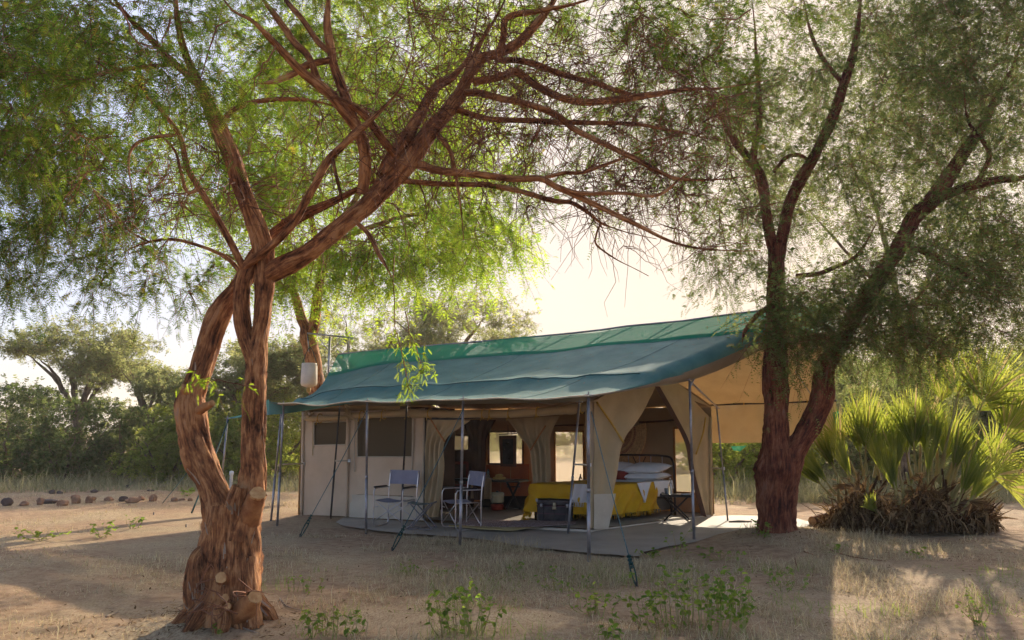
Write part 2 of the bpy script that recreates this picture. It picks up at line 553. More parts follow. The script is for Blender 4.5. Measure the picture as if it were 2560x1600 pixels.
gx, gy = axis(-11, 11, 0.10, 400), axis(4.5, 20, 0.10, 400)
XX, YY = np.meshgrid(gx, gy)
ZZ = height(XX, YY)
gv = np.stack([XX, YY, ZZ], -1).reshape(-1, 3)
nx, ny = len(gx), len(gy)
ii = (np.arange(ny - 1)[:, None] * nx + np.arange(nx - 1)[None]).ravel()
gf = np.stack([ii, ii + 1, ii + nx + 1, ii + nx], -1)

def ground_material():
    m, nt, out = new_mat('sandy_soil')
    b = nt.nodes.new('ShaderNodeBsdfPrincipled')
    b.inputs['Roughness'].default_value = 0.95
    b.inputs['Specular IOR Level'].default_value = 0.1
    n1 = _noise(nt, 0.55, 6, 0.6)
    n2 = _noise(nt, 7.0, 8, 0.7)
    n3 = _noise(nt, 60.0, 3, 0.6, stretch=(1, 0.35, 1))
    soil = _ramp(nt, n2.outputs['Fac'], [(0.30, (0.18, 0.104, 0.058)), (0.50, (0.315, 0.198, 0.115)), (0.74, (0.46, 0.315, 0.19))])
    straw = _ramp(nt, n3.outputs['Fac'], [(0.36, (0.26, 0.175, 0.10)), (0.62, (0.52, 0.405, 0.24))])
    mask = _ramp(nt, n1.outputs['Fac'], [(0.44, (0.08, 0.08, 0.08)), (0.62, (0.75, 0.75, 0.75))])
    mx = nt.nodes.new('ShaderNodeMix')
    mx.data_type = 'RGBA'
    nt.links.new(mask.outputs[0], mx.inputs[0])
    nt.links.new(soil.outputs[0], mx.inputs[6])
    nt.links.new(straw.outputs[0], mx.inputs[7])
    nt.links.new(mx.outputs[2], b.inputs['Base Color'])
    bp = nt.nodes.new('ShaderNodeBump')
    bp.inputs['Strength'].default_value = 0.7
    bp.inputs['Distance'].default_value = 0.03
    nt.links.new(n2.outputs['Fac'], bp.inputs['Height'])
    bp2 = nt.nodes.new('ShaderNodeBump')
    bp2.inputs['Strength'].default_value = 0.5
    bp2.inputs['Distance'].default_value = 0.008
    nt.links.new(n3.outputs['Fac'], bp2.inputs['Height'])
    nt.links.new(bp.outputs[0], bp2.inputs['Normal'])
    nt.links.new(bp2.outputs[0], b.inputs['Normal'])
    nt.links.new(b.outputs[0], out.inputs['Surface'])
    return m

ground = big('ground', gv, 4, ground_material(), faces=gf, smooth=True)
tag(ground, 'sandy reddish brown ground strewn with straw', None, kind='structure')

def gz(x, y):
    return float(height(np.array([x]), np.array([y]))[0])

def Gs(px, py):
    p = G(px, py)
    for _ in range(4):
        p = G(px, py, gz(p[0], p[1]))
    return p

# ------------------------------------------------------------------ trees
def batch_tubes(Pts, R, sides):
    """Pts (B,K,3), R (B,K): many tubes at once -> verts, quads"""
    B, K = Pts.shape[:2]
    T = unit(np.gradient(Pts, axis=1))
    ref = np.where(np.abs(T[:, :1, 2:3]) > 0.85, np.array([1.0, 0, 0]), np.array([0, 0, 1.0]))
    ref = np.broadcast_to(ref, T.shape)
    U = unit(np.cross(ref, T))
    W = np.cross(T, U)
    a = np.linspace(0, 2 * math.pi, sides, endpoint=False)
    V = Pts[:, :, None, :] + R[:, :, None, None] * (np.cos(a)[None, None, :, None] * U[:, :, None, :] + np.sin(a)[None, None, :, None] * W[:, :, None, :])
    i = np.arange(K - 1)[:, None] * sides
    j = np.arange(sides)[None]
    j2 = (j + 1) % sides
    q = np.stack([i + j, i + j2, i + sides + j2, i + sides + j], -1).reshape(-1, 4)
    F = (q[None] + (np.arange(B) * K * sides)[:, None, None]).reshape(-1, 4)
    return V.reshape(-1, 3), F

def bark_tube(pts, r, sides, ridge=0.10, lump=0.12, seed=0):
    """a limb with fissured, lumpy bark; returns verts, quads, uv per loop"""
    pts = np.asarray(pts, float)
    n = len(pts)
    t = unit(np.gradient(pts, axis=0))
    up = np.array([0, 0, 1.0]) if abs(t[0][2]) < 0.9 else np.array([1.0, 0, 0])
    u = unit(np.cross(up, t[0]))
    s = np.concatenate([[0], np.cumsum(np.linalg.norm(np.diff(pts, axis=0), axis=1))])
    a = np.linspace(0, 2 * math.pi, sides, endpoint=False)
    v = np.zeros((n, sides, 3))
    for i in range(n):
        u = unit(u - t[i] * np.dot(u, t[i]))
        w = np.cross(t[i], u)
        v[i] = np.cos(a)[:, None] * u + np.sin(a)[:, None] * w
    if ridge > 0 or lump > 0:
        ca, sa = np.cos(a)[None].repeat(n, 0), np.sin(a)[None].repeat(n, 0)
        S = s[:, None].repeat(sides, 1)
        tw = S * 0.9
        k1 = np.stack([np.cos(a[None] + tw) * 4.2, np.sin(a[None] + tw) * 4.2, S * 2.2], -1).reshape(-1, 3)
        rd = 1 - np.abs(vnoise(k1, 40 + seed)) * 2
        k3 = np.stack([np.cos(a[None] + tw * .5) * 8.5, np.sin(a[None] + tw * .5) * 8.5, S * 5], -1).reshape(-1, 3)
        rd += 0.6 * vnoise(k3, 70 + seed)
        k4 = np.stack([np.cos(a[None] + tw * .3) * 17, np.sin(a[None] + tw * .3) * 17, S * 9], -1).reshape(-1, 3)
        rd += 0.45 * vnoise(k4, 75 + seed)
        k2 = np.stack([ca * 1.1, sa * 1.1, S * 2.6], -1).reshape(-1, 3)
        d = (1 + ridge * rd + lump * fbm(k2, 80 + seed, 2)).reshape(n, sides)
    else:
        d = np.ones((n, sides))
    V = pts[:, None] + v * (np.asarray(r)[:, None] * d)[:, :, None]
    i = np.arange(n - 1)[:, None] * sides
    j = np.arange(sides)[None]
    j2 = (j + 1) % sides
    q = np.stack([i + j, i + j2, i + sides + j2, i + sides + j], -1).reshape(-1, 4)
    rm = float(np.mean(r))
    ua = (j / sides) * np.ones((n - 1, 1))
    ub = ((j + 1) / sides) * np.ones((n - 1, 1))
    va, vb = s[:-1, None] * np.ones((1, sides)), s[1:, None] * np.ones((1, sides))
    sc = max(rm * 6.0, 0.03)
    uv = np.stack([np.stack([ua * sc, va], -1), np.stack([ub * sc, va], -1), np.stack([ub * sc, vb], -1), np.stack([ua * sc, vb], -1)], 2).reshape(-1, 2)
    return V.reshape(-1, 3), q, uv

class Tree:
    def __init__(self, seed, ys=1.0):
        self.ys = ys
        self.r = np.random.default_rng(seed)
        self.pos, self.rad, self.dir = [], [], []      # every node branches may spring from
        self.limbs = []                                # (pts, radii)
        self.br = []                                   # grown branches, 9 nodes each
        self.brr = []
    def limb(self, nodes, Y=None, pool=(0.0, 1.0), wig=0.012, start_z=None):
        """nodes (px, py, width px[, Y])"""
        pts, rad = [], []
        for k, nd in enumerate(nodes):
            yy = nd[3] if len(nd) > 3 else (Y if np.isscalar(Y) else np.interp(k / (len(nodes) - 1), np.linspace(0, 1, len(Y)), Y))
            p = P(nd[0], nd[1], yy * self.ys)
            pts.append(p)
            rad.append(nd[2] * 0.5 * mpp(p))
        return self.limb3(np.array(pts), np.array(rad), pool, wig)
    def limb3(self, pts, rad, pool=(0.0, 1.0), wig=0.012):
        L = np.sum(np.linalg.norm(np.diff(pts, axis=0), axis=1))
        n = max(8, int(L / 0.05))
        q = spline(np.column_stack([pts, rad]), n)
        w = np.stack([fbm(q[:, :3] * 2.5 + 17 * k, 9 + k, 2) for k in range(3)], -1) * wig
        w *= np.clip(np.linspace(0, 3, n), 0, 1)[:, None]
        q[:, :3] += w
        if pool[1] == 1 and q[-1, 3] < 0.07:
            q[:, 3] *= np.interp(np.linspace(0, 1, n), [0, .68, 1], [1, 1, .22])
        q[:, 3] = np.maximum(q[:, 3], 0.004)
        self.limbs.append((q[:, :3], q[:, 3]))
        a, b = int(pool[0] * n), int(pool[1] * n)
        for i in range(a, b, 3):
            self.pos.append(q[i, :3]); self.rad.append(q[i, 3])
            self.dir.append(unit(q[min(i + 1, n - 1), :3] - q[max(i - 1, 0), :3]))
        return q
    def blob(self, px, py, Y, rx, ry, rY, n):
        c = P(px, py, Y * self.ys)
        s = mpp(c)
        d = unit(self.r.normal(size=(n, 3))) * (self.r.random(n) ** 0.36)[:, None]
        q = c + d * np.array([rx * s, rY, ry * s])
        return q[q[:, 2] > 0.5]
    def grow(self, targets, sag=0.10, K=9, back=0.5, rscale=0.011, rmax=0.05, keep=True):
        pos, rad, dr = np.array(self.pos), np.array(self.rad), np.array(self.dir)
        t = np.asarray(targets)
        d0 = np.min(np.linalg.norm(t[:, None] - pos[None, ::4], axis=2), axis=1)
        for k in np.argsort(d0):
            g = t[k]
            dv = g - pos
            dist = np.linalg.norm(dv, axis=1)
            cosang = np.sum(dv * dr, axis=1) / np.maximum(dist, 1e-6)
            cost = dist * (1 + back * (1 - cosang)) + np.where(dist < 0.12, 9, 0)
            i = int(np.argmin(cost))
            a, L = pos[i], dist[i]
            d1 = unit(dr[i] * 0.9 + unit(dv[i]) * 0.8 + self.r.normal(size=3) * 0.25)
            m1 = a + d1 * L * 0.38
            m2 = g + np.array([0, 0, sag * L]) - unit(dv[i]) * L * 0.3 + self.r.normal(size=3) * 0.08 * L
            s = np.linspace(0, 1, K)[:, None]
            q = a * (1 - s) ** 3 + 3 * m1 * s * (1 - s) ** 2 + 3 * m2 * s * s * (1 - s) + g * s ** 3
            q += self.r.normal(size=q.shape) * 0.012 * min(L, 1.2) * np.sin(s * math.pi)
            r0 = min(rad[i] * 0.75, rmax, 0.004 + rscale * L)
            rr = r0 * (1 - 0.72 * s[:, 0]) 
            self.br.append(q); self.brr.append(rr)
            if keep:
                nd = q[2:]
                pos = np.vstack([pos, nd]); rad = np.concatenate([rad, rr[2:]])
                dr = np.vstack([dr, unit(np.gradient(q, axis=0))[2:]])
        self.pos, self.rad, self.dir = list(pos), list(rad), list(dr)
    def twigs(self, per, length, only=None, droop=0.25, lo=0.35, K=4, rad=0.0035):
        B = np.array(self.br if only is None else self.br[only])
        n = len(B) * per
        bi = self.r.integers(0, len(B), n)
        s = (lo + (1 - lo) * self.r.random(n) ** 0.7) * (B.shape[1] - 1)
        i = np.minimum(s.astype(int), B.shape[1] - 2)
        f = (s - i)[:, None]
        o = B[bi, i] * (1 - f) + B[bi, i + 1] * f
        d = unit(B[bi, i + 1] - B[bi, i])
        e = unit(d * 0.55 + unit(self.r.normal(size=(n, 3))) * 1.0)
        L = length * (0.5 + self.r.random(n))
        t = np.linspace(0, 1, K)[None, :, None]
        T = o[:, None] + e[:, None] * (L[:, None, None] * t) + np.array([0, 0, -1.0]) * (droop * L[:, None, None] * t * t)
        T[:, 1:-1] += self.r.normal(size=(n, K - 2, 3)) * 0.03 * L[:, None, None]
        R = np.broadcast_to(rad * (1 - 0.7 * np.linspace(0, 1, K)), (n, K))
        return T, R
    def leaves(self, T, per, L, W, pairs=6, droop=0.4, wid=0.0045, s0=0.15):
        """feathered leaves along twigs -> triangle verts, tint"""
        n = len(T) * per
        k = T.shape[1]
        ti = np.repeat(np.arange(len(T)), per)
        s = (s0 + (1 - s0) * self.r.random(n)) * (k - 1)
        i = np.minimum(s.astype(int), k - 2)
        f = (s - i)[:, None]
        o = T[ti, i] * (1 - f) + T[ti, i + 1] * f
        d = unit(T[ti, i + 1] - T[ti, i])
        A = unit(d * 0.5 + unit(self.r.normal(size=(n, 3))) * 0.9 + np.array([0, 0, -0.15]))
        up = unit(np.array([0, 0, 1.0]) + self.r.normal(size=(n, 3)) * 0.55)
        S = unit(np.cross(A, up))
        ln = L * (0.6 + 0.8 * self.r.random(n))
        w = W * (0.7 + 0.6 * self.r.random(n))
        tt = (np.arange(pairs) + 0.7) / pairs
        prof = np.sin(np.clip(tt, 0.08, 0.98) * math.pi) ** 0.5 * 0.7 + 0.3
        base = o[:, None] + A[:, None] * (ln[:, None] * tt)[:, :, None] + np.array([0, 0, -1.0]) * (droop * ln[:, None] * tt ** 2)[:, :, None]
        hw = (A * (wid * 1.0))[:, None]
        out = []
        for sg in (-1, 1):
            tip = base + (S * sg + A * 0.45)[:, None] * (w[:, None] * prof)[:, :, None] + np.array([0, 0, -0.2]) * (w[:, None] * prof)[:, :, None]
            out.append(np.stack([base - hw, base + hw, tip], 2))
        V = np.stack(out, 2).reshape(-1, 3)
        tint = np.repeat(self.r.random(n), pairs * 2)
        return V, tint
    def wood(self, name, mat, parent, sides=14, ridge=0.08, lump=0.12, hero=0):
        vs, fs, us, n = [], [], [], 0
        for k, (p, r) in enumerate(self.limbs):
            sd = sides if r[0] > 0.03 else 8
            if k < hero:
                sd = 64
                q4 = spline(np.column_stack([p, r]), len(p) * 2)
                p, r = q4[:, :3], q4[:, 3]
            v, q, uv = bark_tube(p, r, sd, ridge if k < hero else ridge * .6, lump if k < hero else lump * .6, k)
            vs.append(v); fs.append(q + n); us.append(uv); n += len(v)
        o = big(name, np.vstack(vs), 4, mat, parent, faces=np.vstack(fs), smooth=True)
        uvl = o.data.uv_layers.new(name='UVMap')
        uvl.data.foreach_set('uv', np.vstack(us).astype(np.float32).ravel())
        return o
    def branches(self, name, mat, parent, sides=5):
        V, F = batch_tubes(np.array(self.br), np.array(self.brr), sides)
        o = big(name, V, 4, mat, parent, faces=F, smooth=True)
        o['kind'] = 'stuff'
        return o

def finish_crown(tree, parent, T, R, V, tint, leafm, twigm):
    tv, tf = batch_tubes(T, R, 3)
    o = big('twigs', tv, 4, twigm, parent, faces=tf)
    o['kind'] = 'stuff'
    o = big('crown', V, 3, leafm, parent, tint=tint)
    o['kind'] = 'stuff'
    return o

# ---- the big foreground tree
t1 = Tree(21, 1.06)
Q = lambda px, py, Y: P(px, py, Y * 1.06)
YB = 6.65
root1 = thing('mesquite_tree', 'twin stemmed rough barked tree with sawn stubs arching over the tent', 'tree', (G(555, 1545)[0], YB * 1.06, 0))
# hero limbs first: bole, gnarled root mass, two stems
t1.limb([(560, 1590, 170, 6.6), (561, 1545, 152, 6.6), (568, 1480, 136, 6.62), (575, 1400, 130, 6.65), (578, 1320, 122, 6.67), (580, 1262, 108, 6.68)], pool=(0, 0))
t1.limb([(512, 1585, 92, 6.5), (506, 1530, 74, 6.52), (502, 1460, 74, 6.54), (504, 1405, 58, 6.58), (520, 1375, 40, 6.62)], pool=(0, 0))
t1.limb([(520, 1420, 60, 6.7), (528, 1370, 60, 6.7), (545, 1310, 56, 6.7), (552, 1260, 40, 6.7)], pool=(0, 0))
t1.limb([(618, 1575, 80, 6.42), (612, 1530, 78, 6.46), (606, 1470, 76, 6.52), (604, 1400, 70, 6.58)], pool=(0, 0))
t1.limb([(566, 1330, 84, 6.68), (550, 1275, 74, 6.7), (532, 1218, 62, 6.72), (503, 1158, 68, 6.75), (486, 1097, 62, 6.78), (478, 1035, 62, 6.8), (478, 995, 58, 6.82), (496, 940, 52, 6.85), (513, 883, 52, 6.9), (534, 814, 52, 6.95), (565, 759, 46, 7.0), (603, 712, 42, 7.02), (645, 640, 40, 7.02), (680, 596, 40, 7.0), (744, 548, 38, 6.98), (801, 519, 36, 6.95), (849, 495, 33, 6.92), (900, 469, 31, 6.9), (945, 450, 24, 6.85)], pool=(0.75, 1))
t1.limb([(598, 1350, 76, 6.62), (612, 1290, 72, 6.63), (630, 1235, 68, 6.64), (638, 1180, 62, 6.65), (637, 1131, 58, 6.65), (637, 1041, 53, 6.65), (636, 945, 50, 6.65), (639, 885, 50, 6.65), (648, 835, 42, 6.64), (657, 766, 41, 6.62), (661, 698, 44, 6.6), (658, 625, 46, 6.6), (633, 538, 40, 6.55), (605, 457, 38, 6.5), (578, 381, 38, 6.45), (547, 314, 38, 6.4), (521, 257, 33, 6.35), (500, 215, 26, 6.3), (464, 133, 24, 6.2), (443, 57, 23, 6.1), (438, 0, 21, 6.05), (425, -130, 16, 5.9), (400, -300, 10, 5.7)], pool=(0.7, 1))
t1.limb([(634, 905, 40, 6.62), (614, 850, 36, 6.6), (606, 790, 36, 6.58), (607, 730, 35, 6.58), (618, 680, 34, 6.58), (640, 640, 30, 6.6)], pool=(0, 0))
t1.limb([(588, 1300, 60, 6.6), (592, 1250, 44, 6.56), (600, 1215, 36, 6.55)], pool=(0, 0))
for ra in (-2.7, -2.0, -1.3, -.6, 0.1, 2.2):                       # roots running into the sand
    c0 = np.array([Q(560, 1545, 6.6)[0], 6.6 * 1.06, .02])
    dd = np.array([math.cos(ra), math.sin(ra), 0])
    t1.limb3(np.array([c0 + dd * .12 + (0, 0, .24), c0 + dd * .20 + (0, 0, .13), c0 + dd * .27 + (0, 0, .07), c0 + dd * .34 + (0.02, 0, .03), c0 + dd * .42 + (0, 0, -.05)]), np.array([.09, .085, .075, .06, .04]), pool=(0, 0), wig=.03)
HERO1 = len(t1.limbs)
# the great arching limb
t1.limb([(648, 700, 40, 6.62), (690, 676, 52, 6.6), (753, 643, 48, 6.6), (810, 600, 45, 6.6), (863, 557, 44, 6.62), (915, 514, 45, 6.65), (958, 471, 48, 6.7), (1001, 429, 50, 6.75), (1034, 386, 48, 6.8), (1072, 333, 43, 6.85), (1110, 290, 38, 6.9), (1153, 229, 36, 6.95), (1177, 162, 28, 7.0), (1201, 105, 21, 7.05), (1239, 43, 17, 7.1), (1290, -60, 12, 7.2)], pool=(0.35, 1))
t1.limb([(955, 440, 30, 6.72), (975, 405, 33, 6.75), (1015, 343, 34, 6.8), (1053, 281, 27, 6.9), (1087, 224, 24, 7.0), (1134, 190, 20, 7.1), (1180, 120, 14, 7.3), (1200, 0, 10, 7.5)], pool=(0.3, 1))
t1.limb([(906, 486, 30, 6.66), (913, 429, 31, 6.6), (910, 371, 29, 6.55), (896, 324, 29, 6.5), (863, 281, 28, 6.42), (830, 243, 26, 6.35), (787, 205, 26, 6.28), (749, 176, 22, 6.2), (706, 133, 19, 6.1), (668, 90, 18, 6.0), (630, 52, 15, 5.9), (577, 20, 12, 5.8), (530, -60, 9, 5.6)], pool=(0.2, 1))
t1.limb([(887, 297, 22, 6.45), (858, 229, 24, 6.4), (834, 167, 21, 6.38), (825, 114, 21, 6.35), (818, 57, 19, 6.3), (822, 0, 16, 6.3), (830, -120, 10, 6.2)], pool=(0.2, 1))
t1.limb([(832, 150, 16, 6.38), (772, 162, 17, 6.3), (730, 185, 16, 6.2), (687, 205, 14, 6.1), (640, 212, 10, 6.0)])
t1.limb([(795, 200, 17, 6.3), (772, 143, 17, 6.3), (734, 105, 17, 6.35), (687, 38, 14, 6.4), (658, 0, 12, 6.4), (600, -100, 8, 6.4)])
t1.limb([(826, 130, 15, 6.36), (801, 110, 15, 6.4), (753, 48, 14, 6.5), (715, 0, 12, 6.6), (660, -90, 8, 6.7)])
t1.limb([(995, 395, 18, 6.72), (968, 362, 19, 6.65), (944, 329, 19, 6.55), (911, 286, 17, 6.45), (860, 250, 13, 6.3), (800, 240, 9, 6.1)])
# thin limbs off the fork
t1.limb([(612, 668, 22, 6.55), (640, 645, 21, 6.5), (666, 624, 20, 6.45), (728, 562, 20, 6.38), (776, 486, 19, 6.3), (819, 405, 18, 6.25), (845, 375, 18, 6.22), (891, 333, 18, 6.2), (925, 305, 15, 6.2), (963, 267, 12, 6.2), (1010, 200, 9, 6.2), (1040, 90, 7, 6.2)], pool=(0.4, 1))
t1.limb([(610, 672, 20, 6.55), (571, 595, 17, 6.5), (533, 524, 16, 6.45), (500, 471, 15, 6.4), (471, 419, 14, 6.35), (457, 352, 13, 6.3), (419, 295, 11, 6.2), (367, 248, 10, 6.1), (333, 200, 8, 6.0), (250, 150, 6, 5.9)], pool=(0.3, 1))
t1.limb([(500, 470, 9, 6.4), (470, 480, 9, 6.4), (455, 430, 8, 6.4), (440, 380, 7, 6.5), (400, 330, 6, 6.6), (398, 290, 5, 6.7)])
t1.limb([(452, 338, 9, 6.3), (410, 340, 8, 6.2), (350, 355, 8, 6.1), (322, 385, 7, 6.0), (325, 440, 5, 5.9), (340, 520, 3, 5.9)])
t1.limb([(500, 215, 20, 6.3), (440, 160, 17, 6.2), (390, 110, 15, 6.1), (330, 50, 12, 6.0), (290, 0, 10, 5.9), (200, -120, 7, 5.7)])
t1.limb([(440, 160, 12, 6.2), (330, 170, 10, 6.3), (230, 190, 8, 6.5), (120, 240, 7, 6.7), (30, 330, 5, 6.9)])
t1.limb([(610, 690, 12, 6.9), (560, 640, 10, 7.1), (480, 610, 8, 7.4), (400, 600, 7, 7.7), (330, 620, 5, 8.0), (270, 660, 4, 8.2)])
t1.limb([(545, 314, 16, 6.4), (600, 265, 14, 6.5), (680, 250, 12, 6.6), (770, 250, 11, 6.7), (850, 268, 8, 6.8)])
# the fan of branches reaching right
t1.limb([(1160, 215, 26, 6.95), (1195, 151, 28, 7.0), (1246, 131, 23, 7.05), (1301, 100, 23, 7.1), (1346, 55, 22, 7.15), (1386, 0, 20, 7.2), (1440, -110, 14, 7.3)])
t1.limb([(1246, 131, 16, 7.05), (1258, 92, 16, 7.0), (1266, 45, 15, 6.9), (1351, 25, 13, 6.8), (1430, 10, 10, 6.7), (1540, -30, 7, 6.6)])
t1.limb([(1185, 205, 20, 6.98), (1251, 191, 18, 7.0), (1286, 176, 18, 7.05), (1326, 201, 18, 7.1), (1381, 236, 18, 7.2), (1452, 256, 18, 7.3), (1527, 251, 18, 7.4), (1603, 241, 17, 7.5), (1703, 226, 14, 7.7), (1804, 221, 10, 7.9), (1920, 200, 6, 8.2)])
t1.limb([(1240, 150, 15, 7.05), (1290, 150, 15, 7.1), (1341, 161, 15, 7.2), (1412, 191, 14, 7.4), (1492, 211, 13, 7.6), (1577, 236, 11, 7.8), (1680, 230, 8, 8.1), (1800, 160, 5, 8.4)])
t1.limb([(1160, 232, 18, 6.95), (1200, 232, 17, 6.9), (1251, 246, 16, 6.85), (1326, 261, 16, 6.8), (1391, 286, 17, 6.78), (1442, 327, 15, 6.75), (1502, 357, 14, 6.72), (1577, 392, 13, 6.7), (1643, 427, 12, 6.7), (1703, 447, 11, 6.7), (1804, 447, 8, 6.7), (1900, 437, 5, 6.7)])
t1.limb([(1130, 270, 16, 6.92), (1216, 296, 14, 7.0), (1301, 301, 13, 7.1), (1381, 307, 13, 7.2), (1477, 307, 12, 7.3), (1603, 312, 10, 7.5), (1700, 330, 8, 7.7), (1800, 350, 5, 7.9)])
t1.limb([(1045, 410, 22, 6.8), (1100, 427, 20, 6.7), (1201, 437, 17, 6.6), (1291, 447, 16, 6.55), (1351, 447, 16, 6.5), (1391, 467, 15, 6.5), (1452, 492, 14, 6.5), (1527, 528, 13, 6.5), (1603, 568, 12, 6.5), (1678, 603, 11, 6.5), (1778, 623, 9, 6.5), (1900, 628, 5, 6.5)])
t1.limb([(1351, 447, 9, 6.5), (1412, 432, 9, 6.55), (1462, 430, 9, 6.6), (1552, 397, 8, 6.7), (1640, 360, 6, 6.8)])
t1.limb([(1385, 463, 10, 6.5), (1452, 482, 10, 6.45), (1552, 482, 9, 6.4), (1643, 492, 9, 6.4), (1703, 447, 7, 6.5), (1760, 400, 5, 6.6)])
t1.limb([(990, 450, 14, 6.75), (1100, 460, 13, 6.9), (1201, 462, 13, 7.0), (1301, 477, 13, 7.1), (1381, 502, 13, 7.2), (1427, 508, 11, 7.3), (1462, 528, 10, 7.4), (1502, 558, 9, 7.5), (1537, 570, 8, 7.6), (1640, 600, 5, 7.8)])
t1.limb([(1502, 558, 6, 7.5), (1490, 590, 5, 7.5), (1492, 615, 5, 7.5), (1540, 650, 4, 7.5), (1620, 690, 3, 7.5)])
t1.limb([(880, 545, 12, 6.6), (925, 590, 13, 6.5), (950, 640, 11, 6.4), (978, 695, 8, 6.35)])
t1.limb([(1090, 330, 13, 6.85), (1120, 370, 11, 6.8), (1135, 420, 10, 6.75), (1150, 500, 7, 6.7), (1160, 600, 5, 6.7)])
t1.limb([(830, 380, 10, 6.24), (838, 430, 9, 6.2), (850, 480, 8, 6.2), (860, 520, 6, 6.25)])
# finer growth
blobs1 = [(240, 150, 6.4, 340, 230, 1.5, 78), (110, 430, 7.0, 170, 200, 1.2, 34), (620, 40, 7.6, 320, 130, 1.0, 30), (980, 60, 8.2, 340, 130, 1.0, 30),
          (1480, 100, 8.4, 380, 150, 1.0, 64), (1690, 300, 8.6, 210, 220, 0.9, 52), (1450, 420, 8.0, 260, 120, 0.7, 18), (360, 650, 8.0, 190, 110, 0.9, 22),
          (800, -260, 6.0, 900, 230, 2.4, 60), (1800, -80, 7.0, 300, 150, 1.5, 25), (1250, 330, 8.0, 200, 180, 0.6, 8), (700, 330, 7.6, 200, 170, 0.6, 6), (1150, 560, 7.2, 150, 120, 0.4, 6)]
tg = np.vstack([t1.blob(*b) for b in blobs1])
t1.grow(tg, sag=0.12, rscale=0.015, rmax=0.06)
nb1 = len(t1.br)
bare = np.vstack([t1.blob(1050, 250, 6.8, 360, 260, 0.9, 110), t1.blob(820, 450, 6.6, 270, 220, 0.7, 46), t1.blob(1450, 300, 6.9, 460, 250, .8, 190), t1.blob(430, 430, 6.5, 220, 180, 0.6, 34), t1.blob(1350, 80, 7.0, 400, 120, 1.0, 50), t1.blob(1700, 520, 7.0, 240, 140, .6, 30)])
t1.grow(bare, sag=0.03, rscale=0.011, rmax=0.022, keep=True)
t1.wood('trunk', M['bark'], root1, sides=14, ridge=0.11, lump=0.17, hero=HERO1)
t1.branches('branches', M['twig'], root1)
Tb, Rb = t1.twigs(5, 0.55, slice(nb1, None), droop=0.22, lo=.2, K=6, rad=.0048)
Tb[:, 1:] += np.cumsum(t1.r.normal(size=(len(Tb), 5, 3)) * .016, axis=1)
tv, tf = batch_tubes(Tb, Rb, 3)
big('bare_twigs', tv, 4, M['twig'], root1, faces=tf)['kind'] = 'stuff'
T, R = t1.twigs(9, 0.42, slice(0, nb1), droop=0.3, K=3)
V, tint = t1.leaves(T, 8, 0.10, 0.032, 6, wid=.005)
finish_crown(t1, root1, T, R, V, tint, M['leaf'], M['twig'])

# sprays hanging low in front of the roof and across the stems, and close to the lens
t1b = Tree(5)
def spray(nodes, Y, n, L=0.055, W=0.013, mat='leaf_bright', pairs=9, spread=0.3, wid=.003):
    q = spline([Q(a, b, Y) for a, b in nodes], 9)
    t1b.br = [q + rng.normal(size=(9, 3)) * 0.01 for _ in range(3)]
    T, R = t1b.twigs(max(2, n // 18), spread, None, droop=0.5, lo=0.1)
    V, tint = t1b.leaves(T, 6, L, W, pairs, wid=wid)
    mb = MB()
    for b_ in t1b.br[:1]:
        mb.tube(b_, np.linspace(0.006, 0.002, 9), 5)
    br = mb.build('hanging_branch', M['twig'], root1)
    tv, tf = batch_tubes(T, R * 0.7, 3)
    big('hanging_twigs', tv, 4, M['twig'], br, faces=tf)['kind'] = 'stuff'
    big('hanging_leaves', V, 3, M[mat], br, tint=tint)['kind'] = 'stuff'
spray([(985, 640), (985, 760), (998, 860), (1015, 930), (1028, 975)], 7.2, 210, spread=0.13)
spray([(1010, 780), (1030, 850), (1050, 900), (1062, 935)], 7.3, 170, spread=0.12)
spray([(640, 965), (600, 962), (540, 950), (490, 958)], 6.35, 90, spread=0.16)
spray([(430, 30), (400, 120), (470, 180), (560, 200)], 4.3, 130, 0.12, 0.03, 'leaf', 9, 0.35)
spray([(560, 40), (520, 120), (500, 200), (480, 270)], 4.4, 130, 0.12, 0.03, 'leaf', 9, 0.35)
spray([(300, 20), (340, 100), (430, 140)], 4.2, 90, 0.12, 0.03, 'leaf', 9, 0.35)
spray([(690, 120), (650, 180), (620, 240)], 4.5, 60, 0.11, 0.03, 'leaf_bright', 9, 0.3)
spray([(1880, 20), (1820, 50), (1740, 40), (1680, 20)], 5.0, 90, 0.12, 0.03, 'leaf', 8, 0.35)

# sawn stubs, torn bark and dead suckers on the bole
def stub(a, b, ra, rb, face):
    mb = MB()
    v, f = tube_geo(spline([a, (np.asarray(a) + b) / 2, b], 6), np.linspace(ra, rb, 6), 18)
    v += rng.normal(size=v.shape) * ra * 0.04
    mb.add(v, f)
    o = mb.build('sawn_stub', M['bark'], root1)
    d = unit(np.asarray(b) - a)
    u = unit(np.cross(d, [0.2, 0.1, 1]))
    w = np.cross(d, u)
    an = np.linspace(0, 2 * math.pi, 22, endpoint=False)
    rr = rb * (1.0 + 0.05 * np.sin(3 * an) + 0.03 * np.sin(7 * an + 1))
    c = np.asarray(b) + d * 0.004
    vv = np.vstack([c + d * 0.004, c + rr[:, None] * 0.97 * (np.cos(an)[:, None] * u + np.sin(an)[:, None] * w), c - d * 0.02 + rr[:, None] * (np.cos(an)[:, None] * u + np.sin(an)[:, None] * w)])
    ff = [(0, 1 + i, 1 + (i + 1) % 22) for i in range(22)] + [(1 + i, 23 + i, 23 + (i + 1) % 22, 1 + (i + 1) % 22) for i in range(22)]
    obj('cut_face', vv, ff, M['cut_wood'], o, smooth=False)
stub(Q(622, 1300, 6.62), Q(645, 1233, 6.42), 0.10, 0.068, 0)
stub(Q(560, 1450, 6.5), Q(552, 1444, 6.28), 0.06, 0.045, 0)
